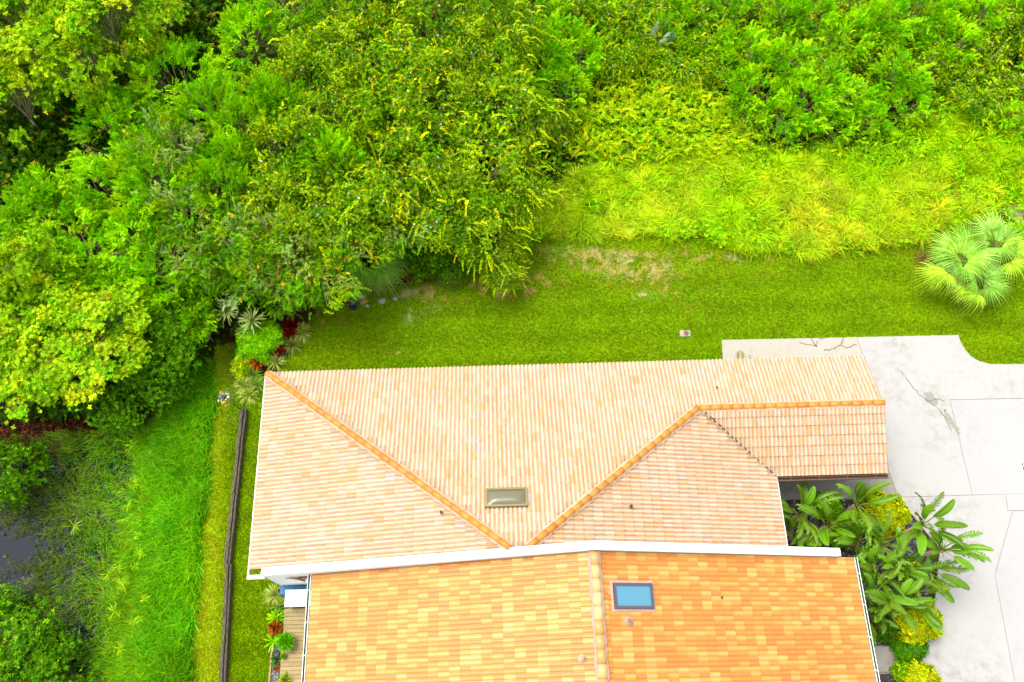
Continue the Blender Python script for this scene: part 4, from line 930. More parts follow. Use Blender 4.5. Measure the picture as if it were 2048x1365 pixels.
def tussocks(name, poly, nt_, per, Lr, seed, pal, label):
    """clump grass: each tussock a fountain of arching blades"""
    r, q, p = scatter_px(poly, nt_, seed, .35); k = mkeep(r, q, p); p, q = p[k], q[k]; m_ = len(p); n = m_*per
    sz = r.uniform(.6, 1.25, m_); a = r.uniform(0, 6.28, n); rd = r.uniform(.15, 1., n)
    b = np.repeat(p, per, 0)+np.c_[np.cos(a), np.sin(a), np.zeros(n)]*(.06*rd)[:, None]
    fl = np.c_[np.cos(a), np.sin(a)]*rd[:, None]*.85+np.repeat(mflow(p)*.7+r.normal(0, .25, (m_, 2)), per, 0)
    c = np.repeat(pal(r, p, q)*r.uniform(.7, 1.3, (m_, 1)), per, 0)*r.uniform(.7, 1.3, (n, 1))
    V, C = blades(r, b, r.uniform(*Lr, n)*np.repeat(sz, per), r.uniform(.014, .028, n), fl, c, .8)
    tag(obj(name, fast(name, V, 4, GRASS, C)), label, 'grass', kind='stuff')
tussocks('grass_tussocks', MEADOW, 1300, 60, (.6, 1.0), 38, mpal, 'tall ragged tussocks of yellow-green grass above the lawn')
r, q, p = scatter_px(MEADOW, 7000, 32, .3); k = fbm(p[:, 0]+50, p[:, 1], 2.) > .48; p = p[k]; n = len(p); p[:, 2] += r.uniform(.1, .5, n)
Q1 = rosettes(r, p, rdir(r, n)*.5+[0, 0, .9], 6, .1, .05, shade(r, G['pepper'], n, .25))
tag(obj('meadow_weeds', fast('meadow_weeds', Q1[0], 4, LEAF, Q1[1])), 'green weeds mixed into the long wild grass', 'weeds', kind='stuff')
MARSH = [(330, 830), (405, 720), (428, 720), (424, 830), (415, 960), (400, 1090), (378, 1300), (360, 1750), (170, 1750), (215, 1300), (240, 1120), (270, 980), (290, 880)]
grassland('marsh_grass', MARSH, 7600, 14, (.35, .8), (.016, .03), 33, lambda r, p, q: shade(r, G['marsh'], len(p), .22)*(.35+.85*fbm(p[:, 0], p[:, 1], 1.4))[:, None]*np.where((q[:, 0] < 285+30*fbm(p[:, 0], p[:, 1], 1.))[:, None], np.array([1.15, .86, 1.]), 1.), lambda p: np.c_[-.75+.3*np.sin(p[:, 1]*1.7), -.1+.55*np.sin(p[:, 1]*.9+p[:, 0])], 'tall vivid green marsh grass along the pond bank', upn=.7)
POND = [(-250, 890), (40, 890), (120, 870), (290, 850), (300, 1000), (260, 1160), (230, 1300), (190, 1750), (-250, 1750)]
OPENW = [(30, 1090, 50, 55, 1.1), (15, 1170, 45, 35, 1.), (110, 1050, 24, 30, .4), (60, 930, 40, 40, .8), (130, 1270, 40, 60, .8), (150, 1330, 50, 50, .6), (-40, 1100, 90, 90, 1.2), (40, 905, 60, 20, .8), (180, 1270, 30, 40, .4)]
def pkeep(r, q, p): return r.random(len(q)) > np.clip(blobs(q, OPENW), 0, 1)*1.05-.15*fbm(p[:, 0], p[:, 1], 1.)
def ppal(r, p, q):
    s = np.clip((q[:, 0]-60)/200, 0, 1)[:, None]; return shade(r, np.array([lin((110, 140, 30)), lin((92, 124, 22)), lin((130, 150, 60))]), len(p), .25)*(1-s)+shade(r, np.vstack([G['marsh'], G['vine']]), len(p), .2)*s
grassland('pond_reeds', POND, 5200, 10, (.2, .5), (.012, .024), 34, ppal, lambda p: np.c_[-.5+.6*np.sin(p[:, 1]*2.3), .6*np.sin(p[:, 0]*1.9+p[:, 1])], 'thin olive water weeds and reeds standing in the pond', zoff=.45, upn=.7, keepf=pkeep)
r, q, p = scatter_px(POND, 7000, 35); k = pkeep(r, q, p); p = p[k]; n = len(p); p[:, 2] = WATER_Z+r.uniform(.01, .1, n)
Q1 = rosettes(r, p, rdir(r, n)*.3+[0, 0, 1], 5, .09, .045, shade(r, np.array([lin((96, 130, 20)), lin((120, 150, 30)), lin((84, 110, 24))]), n, .3))
tag(obj('floating_weed', fast('floating_weed', Q1[0], 4, LEAF, Q1[1])), 'small floating leaves spread over the dark pond', 'weeds', kind='stuff')
LITTERP = [(-250, 830), (140, 826), (330, 800), (420, 770), (400, 840), (300, 862), (120, 880), (-250, 905)]
r, q, p = scatter_px(LITTERP, 9000, 36); n = len(p); p[:, 2] += r.uniform(.0, .08, n); p[:, 2] = np.maximum(p[:, 2], WATER_Z+.02)
lc = np.array([lin((120, 62, 30)), lin((90, 46, 26)), lin((170, 104, 50)), lin((60, 34, 24))])
V = leaf_quads(p, rdir(r, n)*[1, 1, .3], np.tile([0, 0, 1.], (n, 1))+r.normal(0, .4, (n, 3)), r.uniform(.08, .17, n), r.uniform(.04, .08, n))
tag(obj('leaf_litter', fast('leaf_litter', V, 4, LEAF, shade(r, lc, n, .3))), 'brown fallen leaves on the shaded pond margin', 'leaf litter', kind='stuff')
# ------------------------------------------------------------------ garden things
def gpos(px, py, z=0.): p = P(px, py, z); return (p[0], p[1], float(gz(p[0], p[1])))
def inst(name, me, parent, o, D, roll=0., s=1.):
    """place a leaf mesh (along +X, face +Z) at o pointing along D"""
    D = Vector(tuple(map(float, D))).normalized(); S_ = Vector((0, 0, 1)).cross(D)
    S_ = Vector((0, 1, 0)) if S_.length < 1e-3 else S_.normalized()
    Nn = D.cross(S_); S2 = S_*math.cos(roll)+Nn*math.sin(roll); Nn = D.cross(S2)
    mw = Matrix.Identity(4)
    for a in range(3): mw[a][0], mw[a][1], mw[a][2], mw[a][3] = D[a]*s, S2[a]*s, Nn[a]*s, float(o[a])
    return obj(name, me, parent, mw)
# --- paddle leaves of the bird-of-paradise
def paddle(seed, torn):
    r = np.random.default_rng(seed); n = 12; pet = .55; L = 1.0; Wd = .165*r.uniform(.85, 1.15); arch = r.uniform(.25, .6)
    V, Fc, C = [], [], []; g = lin((98, 148, 6), 1.5)*r.uniform(.55, 1.35)*np.array([r.uniform(.85, 1.3), 1, 1]); rib = lin((176, 204, 70), 1.8); edge = g*.94
    cen = lambda s: np.array([pet+s*L, 0, .12*s-arch*s*s])
    for sgn in (1, -1):
        for i in range(n):
            s0, s1 = i/n, (i+1)/n; gapw = .0
            if torn and r.random() < .85: gapw = r.uniform(.1, .4)/n
            w0, w1 = (Wd*math.sin(math.pi*min(1, .06+.94*s))**.5*(1-.12*s) for s in (s0, s1))
            dz = (r.normal(0, .04) if torn else 0)
            a0, a1 = cen(s0), cen(s1); k = len(V)
            off = np.array([.10*Wd, 0, 0])
            for c_, w_, gs in ((a0, w0, gapw), (a1, w1, -gapw)):
                V += [c_, c_+np.array([.05*w_, sgn*w_*.12, w_*.07]), c_+np.array([.25*w_+gs, sgn*w_*.6, w_*.30]), c_+np.array([.5*w_+gs*1.5, sgn*w_, w_*.22+dz-(.05 if torn else 0)])]
                f = r.uniform(.85, 1.15); C += [rib*.7, rib*.25+g*.75, g*f, edge*f*1.08]
            q = [(k, k+1, k+5, k+4), (k+1, k+2, k+6, k+5), (k+2, k+3, k+7, k+6)]; Fc += q if sgn < 0 else [x[::-1] for x in q]
    tv, tf = tube([(0, 0, 0), (pet*.5, 0, .03), (pet, 0, 0), tuple(cen(.5)), tuple(cen(.97))], [.028, .022, .016, .011, .004], 5); k = len(V)
    V += list(tv); C += [rib*.8]*len(tv); Fc += [tuple(i+k for i in f) for f in tf]
    return mesh('leaf', V, Fc, LEAF_GLOSSY, True, C)
PAD = [paddle(i, i % 2 == 1) for i in range(12)]
DRYF = lin((196, 160, 120))
DRYM = plain('dry_sheath', DRYF, .9, .3, 14, bmp=.4)
def strelitzia(px, py, ztop, nl, az, label, lean=(0, 0), fan=1.5, s=1.1, el=(.5, 1.3), seed=0):
    r = np.random.default_rng(seed+50); c = P(px, py, ztop); b = np.array([c[0]-lean[0], c[1]-lean[1], .03])
    t_ = thing('bird_of_paradise_plant', label, 'plant', b, 'bird-of-paradise plants'); del t_['group']
    tp = c-b
    V, Fc = tube([(0, 0, -.05), tp*.5+r.normal(0, .04, 3), tp], [.09, .075, .085], 8); obj('stem', mesh('stem', V, Fc, DRYM, True), t_)
    for k in range(5):
        a = r.uniform(0, 6.28); d = np.array([math.cos(a), math.sin(a), .3]); V, Fc = tube([tp-[0, 0, .1], tp+d*.16, tp+d*.3-[0, 0, .08]], [.03, .02, .006], 4); obj('dry_sheath', mesh('dry_sheath', V, Fc, DRYM, True), t_)
    nl = int(nl*2.0)
    for i in range(nl):
        a = az+(math.pi if i % 2 else 0)+r.normal(0, .5*fan)
        e = r.uniform(*el); D = (math.cos(a)*math.cos(e), math.sin(a)*math.cos(e), math.sin(e)*.8)
        inst('leaf', PAD[int(r.integers(len(PAD)))], t_, tp+np.array([math.cos(a), math.sin(a), 0])*.04, D, r.normal(0, .7), s*r.uniform(.65, 1.2))
    return t_
for i, a in enumerate([
    (1600, 1030, 1.5, 8, 1.2, 'bird-of-paradise plant in the corner against the tan roof eave', (0, 0)),
    (1655, 1052, 1.3, 7, .2, 'bird-of-paradise plant with dry brown sheaths beside the corner clump', (.1, 0)),
    (1590, 1075, 1.0, 6, 2.4, 'low bird-of-paradise plant squeezed between tan eave and white firewall', (0, 0)),
    (1712, 1010, 1.9, 7, 1.5, 'tall bird-of-paradise plant reaching toward the carport gutter', (.15, .1)),
    (1715, 1085, 1.3, 7, .7, 'bird-of-paradise plant off the end of the white firewall', (0, 0)),
    (1760, 1090, 1.6, 8, 2.6, 'broad-leaved bird-of-paradise plant in the middle of the bed', (0, 0)),
    (1843, 1050, 2.7, 7, .3, 'bird-of-paradise plant with bare trunk leaning over the driveway below the yellow shrub', (.7, .35)),
    (1885, 1100, 2.5, 7, -.3, 'bird-of-paradise plant leaning farthest out across the driveway', (1.1, .2)),
    (1745, 1140, 1.5, 8, 1., 'torn-leaved bird-of-paradise plant near the corner of the orange roof', (0, 0)),
    (1800, 1140, 1.7, 8, 2.2, 'torn-leaved bird-of-paradise plant above the yellow flowering edge', (.2, 0)),
    (1793, 1205, 2.0, 6, .1, 'bird-of-paradise plant with pinkish bare stem over the golden hedge', (.6, -.05)),
    (1745, 1190, 1.6, 7, -1.2, 'bird-of-paradise plant brushing the orange roof gutter', (.1, 0)),
    (1850, 1135, 1.3, 6, .9, 'bird-of-paradise plant at the driveway edge below the leaning trunks', (0, 0)),
    (1822, 1185, 1.4, 6, 2., 'bird-of-paradise plant at the north end of the golden hedge', (0, 0)),
    (1770, 1222, 1.2, 6, .5, 'low bird-of-paradise plant above the pink-flowered shrub', (0, 0)),
    (1735, 1235, 1.2, 5, -1.9, 'short bird-of-paradise plant with a yellowing leaf over the gutter', (0, 0))]):
    strelitzia(*a[:6], lean=a[6], seed=i, s=(.95 if i < 6 else .85))

def mound(name, label, cat, px, py, R, h, pal, n, L=.07, Wd=.035, z0=0., k=5, mat=LEAF, flowers=None, group=None, seed=0, hole=None):
    r = np.random.default_rng(seed+int(px)); b = gpos(px, py, h*.6); t_ = thing(name, label, cat, b, group)
    if group is None and 'group' in t_: del t_['group']
    d = rdir(r, n*2); d = d[d[:, 2] > -.25][:n]; rad = (.62+.45*vnoise(d[:, 0]*3+px, d[:, 1]*3+d[:, 2]*2, .8))*r.uniform(.72, 1.02, len(d))
    p = d*rad[:, None]*[R, R, h*.62]+[0, 0, h*.42]; p[:, 2] = np.maximum(p[:, 2], .04)
    Q = rosettes(r, p, d+[0, 0, .5]+r.normal(0, .4, d.shape), k, L, Wd, shade(r, pal, len(d), .2))
    obj('foliage', fast('foliage', Q[0], 4, mat, Q[1]), t_)
    parts = [tube([(0, 0, -.05), d[i]*[R*.3, R*.3, h*.3]+[0, 0, .1*h], p[i]], [.03, .02, .008], 5) for i in range(6)]
    obj('stem', mesh('stem', *joinmesh(parts), BARK, True), t_)
    if flowers is not None:
        i = r.choice(len(p), flowers[0], replace=False)
        for j in i:
            if p[j, 2] < h*.4: continue
            F_ = rosettes(r, p[j]+r.normal(0, .035, (14, 3))+d[j]*.05, np.tile(d[j]+[0, 0, 1], (14, 1)), 4, .035, .03, shade(r, flowers[1], 14, .15))
            obj('flower_head', fast('flower_head', F_[0], 4, LEAF, F_[1]), t_)
    return t_
PINK = np.array([lin((236, 110, 150), 2.), lin((246, 150, 170), 2.)])
mound('golden_shrub', 'round golden yellow shrub beside the carport walkway', 'shrub', 1770, 1030, 1.0, 1.2, G['gold'], 2600, .09, .05, seed=1)
mound('golden_shrub', 'golden yellow hedge mass with dark green skirt by the short path slab', 'shrub', 1832, 1240, 1.0, 1.1, G['gold'], 2600, .09, .05, seed=2)
mound('golden_shrub', 'small golden yellow shrub under torn bird-of-paradise leaves', 'shrub', 1830, 1150, .5, .9, G['gold'], 800, .09, .05, seed=3)
mound('golden_shrub', 'golden yellow shrub in the bed south of the path slab', 'shrub', 1842, 1362, .75, .8, G['gold'], 1500, .09, .05, seed=4)
mound('green_shrub', 'green leafy shrub behind the round golden shrub', 'shrub', 1748, 1002, .55, .7, G['vine'], 900, .08, .045, seed=5)
mound('green_shrub', 'fine-leaved green shrub among the bird-of-paradise in the corner', 'shrub', 1655, 1010, .65, 1.0, G['pepper']*.75, 1800, .06, .03, seed=6)
mound('green_shrub', 'fine-leaved dark green shrub between two bird-of-paradise clumps', 'shrub', 1690, 1062, .75, 1.0, G['pepper']*.7, 1900, .06, .03, seed=7)
mound('green_shrub', 'dark green shrub skirting the golden hedge at the path slab', 'shrub', 1820, 1292, .75, .6, G['marsh']*.55, 1300, .07, .03, seed=8)
mound('green_shrub', 'olive green shrub at the south end of the small gravel bed', 'shrub', 1812, 1348, .5, .6, G['vine'], 800, .08, .045, seed=9)
mound('flowering_shrub', 'dark-leaved shrub dotted with pink flower heads beside the gravel', 'shrub', 1774, 1256, .62, .7, G['dark']*.7, 1100, .08, .045, flowers=(16, PINK), seed=10)
mound('purple_shrub', 'small purple-leaved plant at the walkway edge of the bed', 'shrub', 1727, 1008, .28, .35, np.array([lin((110, 80, 130)), lin((140, 110, 150))]), 240, .09, .05, seed=11)

# --- fan palms
def fan_leaf(seed, pal=G['fan'], n=24, droop=.5, spread=1.75, tipdry=.25, pet=.75):
    r = np.random.default_rng(seed); V, Fc, C = [], [], []
    for i in range(n):
        f = (i+.5)/n*2-1; a = f*spread; d = np.array([math.cos(a), math.sin(a), 0]); s = np.array([-math.sin(a), math.cos(a), 0]); L = (.95-.22*abs(f))*r.uniform(.9, 1.08); wv = spread/n*1.05
        fold = -.30*abs(math.sin(a))**1.2 if True else 0
        o = np.array([pet, 0, 0]); k = len(V); c = pal[r.integers(len(pal))]*r.uniform(.8, 1.15)
        for rr, wf, dz in ((.02, .5, 0), (.36, .95, .05), (.68, .46, -.02), (1.0, .05, -droop*r.uniform(.3, 1.4))):
            q = o+d*rr*L*(1 if rr < .9 else .93)+np.array([0, 0, dz*L+fold*rr*L*.5]); ww = wv*min(rr, .45)*wf*L
            V += [q-s*ww, q+s*ww]; C += [c*(1 if rr < .9 else 1)]*2 if not (rr > .9 and r.random() < tipdry) else [lin((214, 170, 60), 2.)]*2
        for e in range(3): Fc.append((k+2*e, k+2*e+2, k+2*e+3, k+2*e+1))
    tv, tf = tube([(0, 0, 0), (pet*.5, 0, .03), (pet+.1, 0, 0)], [.02, .016, .012], 5); k = len(V); V += list(tv); C += [lin((150, 180, 70), 2.)]*len(tv); Fc += [tuple(x+k for x in f) for f in tf]
    return mesh('frond', V, Fc, LEAF, False, C)
FANS = [fan_leaf(i, G['fan']*np.array(f)*1.2, droop=.25+.1*(i % 5), pet=(.3, .7, .5, .95, .2, .8, .4)[i]) for i, f in enumerate(([1, 1, 1], [1.25, 1.2, 1.5], [.7, .75, .7], [1.4, 1.2, .5], [1.1, 1.15, 1.6], [.8, .95, .8], [1.2, 1.1, .9]))]
def fan_palm(px, py, zt, nl, label, s=1., seed=0, el=(-.3, 1.2), meshes=None, az=None, trunk=.1, petsc=1.):
    r = np.random.default_rng(seed+900); c = P(px, py, zt); b = (c[0], c[1], float(gz(c[0], c[1]))); t_ = thing('fan_palm', label, 'palm', b)
    tp = np.array([0, 0, zt-b[2]]); V, Fc = tube([(0, 0, -.1), tp*.5, tp], [trunk*1.2, trunk, trunk*.9], 8); obj('trunk', mesh('trunk', V, Fc, BARK, True), t_)
    for i in range(nl):
        a = i*2.39996+r.normal(0, .2); a = a if az is None else r.uniform(*az); e = el[0]+(el[1]-el[0])*(i/nl)+r.normal(0, .12)
        D = (math.cos(a)*math.cos(e), math.sin(a)*math.cos(e), math.sin(e)); inst('frond', (meshes or FANS)[int(r.integers(len(meshes or FANS)))], t_, tp, D, r.normal(0, .35), s*r.uniform(.85, 1.1))
    return t_
fan_palm(1918, 525, 1.3, 22, 'large fan palm clump with drooping pale green fronds on the lawn edge', 1.12, 1, (-.15, 1.0))
fan_palm(1958, 560, 1.0, 14, 'lower fan palm growing through the south side of the big palm clump', 1.05, 2, (-.2, .8))
fan_palm(1990, 490, 1.3, 15, 'fan palm on the sandy east side of the big palm clump', 1.05, 3, (-.2, 1.))
SILV = [fan_leaf(40+i, np.array([lin((200, 222, 200), 1.9), lin((176, 210, 170), 1.9)]), 16, .1, 1.9, 0.) for i in range(2)]
fan_palm(1322, 72, 1.3, 7, 'small silvery fan palm alone on the vine slope', .5, 4, (.2, 1.1), SILV)
EDGEF = [fan_leaf(60+i, G['fan']*[.75, .85, .8], 26, .6, 1.4, .7) for i in range(3)]
fan_palm(735, 500, 1.6, 14, 'dark fan palm with dry brown tips hanging out of the wood edge', 1.3, 5, (-.9, .5), EDGEF, az=(-2.9, -.1))
# --- strappy plants
def strap_plant(name, label, px, py, n, L, Wd, pal, zt=.05, el=(.1, 1.4), curl=.5, cat='plant', stem=None, group=None, seed=0):
    r = np.random.default_rng(seed+int(px*7)); c = P(px, py, zt+L*.25); g0 = float(gz(c[0], c[1])); b = np.array([c[0], c[1], g0]); 
    if stem is not None:
        sb = P(*stem, 0); b = np.array([sb[0], sb[1], float(gz(sb[0], sb[1]))])
    t_ = thing(name, label, cat, b, group); tp = np.array([c[0], c[1], g0+zt])-b
    if group is None and 'group' in t_: del t_['group']
    if stem is not None: V, Fc = tube([(0, 0, -.05), tp*.5+[.03, .02, 0], tp], [.05, .04, .04], 7); obj('stem', mesh('stem', V, Fc, BARK_PALE, True), t_)
    a = r.uniform(0, 6.28, n); e = r.uniform(*el, n); d = np.c_[np.cos(a)*np.cos(e), np.sin(a)*np.cos(e), np.sin(e)]; Ls = L*r.uniform(.75, 1.1, n)[:, None]
    s = np.c_[-np.sin(a), np.cos(a), np.zeros(n)]*Wd/2; o = tp+d*.03
    m1 = o+d*Ls*.5; d2 = unit(d-np.array([0, 0, curl])*np.cos(e)[:, None]); m2 = m1+d2*Ls*.35; d3 = unit(d2-np.array([0, 0, curl])); tip = m2+d3*Ls*.2
    V = np.vstack([np.stack([o-s*.6, o+s*.6, m1+s, m1-s], 1), np.stack([m1-s, m1+s, m2+s*.8, m2-s*.8], 1), np.stack([m2-s*.8, m2+s*.8, tip+s*.1, tip-s*.1], 1)])
    c = shade(r, pal, n, .18); obj('leaves', fast('leaves', V, 4, LEAF, np.vstack([c, c, c])), t_); return t_
strap_plant('yucca', 'pale spiky yucca rosette on a thin leaning stem at the wood edge', 449, 619, 75, .55, .05, G['yucca'], 1.7, (-.4, 1.5), .1, 'yucca', (486, 642))
strap_plant('yucca', 'spiky yucca rosette rising over the feathery green garden bush', 502, 638, 75, .52, .05, G['yucca'], 1.5, (-.4, 1.5), .12, 'yucca', (520, 668))
strap_plant('yucca', 'small yucca rosette tucked below the two taller ones', 490, 660, 34, .42, .045, G['yucca'], .9, (-.2, 1.4), .12, 'yucca')
for i, (x, y, l) in enumerate([(584, 690, 'striped strap-leaved plant beside the dark red cordyline'), (604, 664, 'striped strap-leaved plant at the lawn tip of the garden bed'), (552, 722, 'striped strap-leaved plant between red croton and lawn'), (496, 790, 'pale striped strap-leaved clump against the west eave corner'), (512, 770, 'green strap-leaved clump touching the roof corner'), (505, 750, 'dark green strap-leaved clump behind the yellow shrub'), (488, 772, 'striped strap-leaved clump at the head of the timber wall')]):
    strap_plant('strap_leaf_plant', l, x, y, 120, .5, .02, G['liri']*(.6 if 'dark' in l else 1.) if 'green' not in l.split('clump')[0] else G['liri']*[.6, .8, .5], seed=i)
for i, (x, y, rr, pal, l) in enumerate([(582, 652, .45, G['red']*.7, 'dark red cordyline between wood edge and lawn'), (576, 666, .3, G['red'], 'red-leaved cordyline with orange tips below the dark one'), (558, 703, .22, G['red'], 'small red plant in a blue-grey pot beside the strap leaves'), (515, 724, .38, G['croton'], 'red and orange croton below the feathery bush')]):
    strap_plant('red_plant', l, x, y, 110, rr*.9, .05, pal*.55, .35, (0, 1.4), .3)
mound('yellow_shrub', 'bright yellow lobed shrub at the bare soil by the timber wall', 'shrub', 482, 728, .45, .7, G['gold']*[.85, 1.08, 1], 900, .1, .05, seed=21)
mound('yellow_shrub', 'small trailing yellow shrub just south of the lobed yellow one', 'shrub', 481, 752, .24, .45, G['gold']*[.85, 1.05, 1], 350, .1, .05, seed=22)
mound('yellow_shrub', 'tiny yellow-green tuft between red cordyline and lawn', 'shrub', 597, 657, .16, .4, G['gold']*[.85, 1.05, 1], 160, .1, .05, seed=23)
mound('feathery_bush', 'feathery bright green bush in the centre of the garden bed', 'bush', 512, 682, 1.0, 1.1, G['pepper']*[.8, .95, .8], 2600, .12, .03, seed=24)
mound('feathery_bush', 'green fine-leaved bush below the yucca rosettes', 'bush', 535, 668, .7, 1.0, G['pepper']*[.9, 1., .8], 1500, .12, .03, seed=25)
# --- timber edging
m, t, p = newmat('old_timber'); tc = N(t, 'ShaderNodeTexCoord'); mp = N(t, 'ShaderNodeMapping'); mp.inputs['Scale'].default_value = (26, 1.1, 26); nn_ = N(t, 'ShaderNodeTexNoise'); nn_.inputs['Detail'].default_value = 8
t.links.new(tc.outputs['Object'], mp.inputs[0]); t.links.new(mp.outputs[0], nn_.inputs['Vector'])
rr_ = ramp(t, nn_.outputs[0], [(.3, lin((40, 32, 20))), (.48, lin((84, 72, 48))), (.66, lin((176, 164, 128)))]); t.links.new(rr_.outputs[0], p.inputs['Base Color']); p.inputs['Roughness'].default_value = .9; bump(t, p, nn_.outputs[0], .6, .02); TIMBER = m
def timber(a, b, wd, z, label):
    A, B = P(*a, z), P(*b, z); d = unit((B-A)[:2]); n = np.array([-d[1], d[0]]); mid = (A+B)/2; t_ = thing_w('timber_beam', label, 'timber', (mid[0], mid[1], 0))
    for k, (o0, o1, zz, dz) in enumerate(((-wd/2, wd/2-.09, z, 0), (wd/2-.08, wd/2, z-.07, 0))):
        V, Fc = [], []; m_ = 18
        for i in range(m_+1):
            q = (A+(B-A)*i/m_)[:2]; j = rng.normal(0, .008, 4)
            V += [(*(q+n*(o0+j[0])), -.1), (*(q+n*(o0+j[0])), zz-.015), (*(q+n*(o0+.02+j[0])), zz+j[2]*.4), (*(q+n*(o1-.02+j[1])), zz+j[3]*.4), (*(q+n*(o1+j[1])), zz-.015), (*(q+n*(o1+j[1])), -.1)]
        for i in range(m_):
            for e in range(5): Fc.append((6*i+e, 6*i+e+1, 6*i+7+e, 6*i+6+e))
        Fc += [tuple(range(5, -1, -1)), tuple(range(6*m_, 6*m_+6))]; obj('plank', mesh('plank', V, [f[::-1] for f in Fc], TIMBER), t_)
timber((486, 816), (452, 1132), .22, .4, 'dark weathered timber beam running from garden bed along the lawn')
timber((456, 1128), (424, 1740), .21, .42, 'paler split timber beam continuing the lawn edge past the white wall')
# --- yard ornament
bp, tp = P(484, 818, .4), P(449, 796, 1.9)
orn = thing('yard_ornament', 'wire garden ornament of many coloured glass balls on a dark pole', 'ornament', (bp[0], bp[1], 0)); d = tp-np.array([bp[0], bp[1], 0])
BLK = plain('black_iron', (.02, .02, .02), .5, .1, 5)
obj('pole', mesh('pole', *tube([(0, 0, -.1), d*.5, d], [.018, .015, .012], 6), BLK, True), orn)
BALLM = []
for c in ((255, 255, 255), (250, 140, 30), (230, 60, 30), (250, 200, 40), (60, 170, 190), (40, 110, 190), (255, 190, 120)):
    BALLM.append(plain('ball_glass', lin(c, 1.3).clip(0, .85), .15, .05, 5, bmp=0))
for i in range(34):
    q = rng.normal(0, 1, 3); q = q/np.linalg.norm(q)*rng.uniform(.1, .34)*np.array([1.05, 1, .8]); e = d+q
    b_ = obj('glass_ball', mesh('glass_ball', *lathe([(.001, -.035), (.025, -.025), (.036, 0), (.025, .025), (.001, .035)], 8, tuple(e)), BALLM[i % len(BALLM)], True), orn)
    obj('wire', mesh('wire', *tube([d-[0, 0, .1], d+q*.5+[0, 0, .03], e], .004, 4), BLK), orn)
# --- patio beside the orange-roofed house
DK = .28; yA, yB = P(600, 1217, DK)[1], -6.; dx0 = P(569, 1217, DK)[0]; dx1 = BW+.65
deck = thing_w('deck', 'tan composite deck boards between the planting strip and orange roof', 'deck', (dx0, yA, 0))
BOARD = [plain('deck_board', lin(c), .75, .1, 9) for c in ((202, 176, 112), (196, 170, 106), (208, 182, 118))]
k = 0; y = yA
while y > yB:
    sh = .10*(yA-y)/4; obj('board', mesh('board', *bbox(dx0+.02*rng.random()*0, dx1, y-.135, y, DK-.03, DK, .005), BOARD[k % 3]), deck); y -= .142; k += 1
obj('deck_frame', mesh('deck_frame', *box(dx0+.03, dx1-.02, yB+.05, yA-.02, .0, DK-.032), plain('deck_frame_wood', lin((90, 70, 50)), .9)), deck)  # frame in a darker brown wood than the boards
wb = thing_w('white_cabinet', 'plain white flat-topped cabinet at the end of the deck', 'cabinet', (dx0+.5, yA+.4, 0))
wq = P(571, 1180, .85), P(571, 1214, .85)
obj('cabinet_body', mesh('cabinet_body', *box(wq[0][0]+.06, dx1+.1, wq[1][1]+.04, wq[0][1]-.03, .0, .80), WHITE), wb); obj('cabinet_top', mesh('cabinet_top', *bbox(wq[0][0], dx1+.1, wq[1][1], wq[0][1], .802, .85, .012), WHITE), wb)
BLUE = plain('blue_canvas', lin((30, 140, 196)), .6, .15, 8); bq = P(560, 1170, .5), P(622, 1180, .5)
bb = thing_w('blue_bench', 'narrow blue bench against the foot of the white firewall', 'bench', (bq[0][0]+.5, (bq[0][1]+bq[1][1])/2, 0))
y0, y1 = min(bq[1][1], YWALL0-.05)-.02, YWALL0-.02
obj('seat', mesh('seat', *bbox(bq[0][0], dx1, y0-.12, y1, .42, .50, .02), BLUE), bb)
for x in (bq[0][0]+.1, dx1-.15): obj('leg', mesh('leg', *box(x, x+.06, y0-.05, y1-.05, 0, .42), BLUE), bb)
for x0_, w_, mm_ in ((bq[0][0]+.22, .2, WHITE), (bq[0][0]+.6, .3, plain('tan_plate', lin((200, 190, 150)), .7))): obj('plate', mesh('plate', *bbox(x0_, x0_+w_, y0-.08, y0-.02, .502, .512, .003), mm_), bb)
# brown driftwood wall ornament
q0 = CAM+ray(604, 1157)*((YWALL0-.06)/ray(604, 1157)[1])
dw = thing_w('driftwood_ornament', 'brown weathered driftwood hung on the white wall above the blue bench', 'ornament', tuple(q0)); DW = plain('driftwood', lin((176, 124, 70)), .9, .35, 18, bmp=.6)
parts = [tube([q0+[-.55, .02, .02], q0+[-.25, 0, .05], q0+[.02, -.02, 0]], [.012, .03, .07], 6), tube([q0+[.3, .02, .1], q0+[.12, 0, .06], q0+[0, -.02, 0], q0+[.02, -.05, -.3]], [.01, .05, .09, .03], 6), tube([q0+[-.4, .02, .1], q0+[-.1, 0, .05]], [.01, .03], 5)]
for pv, pf in parts: obj('branch', mesh('branch', pv, pf, DW, True), dw)
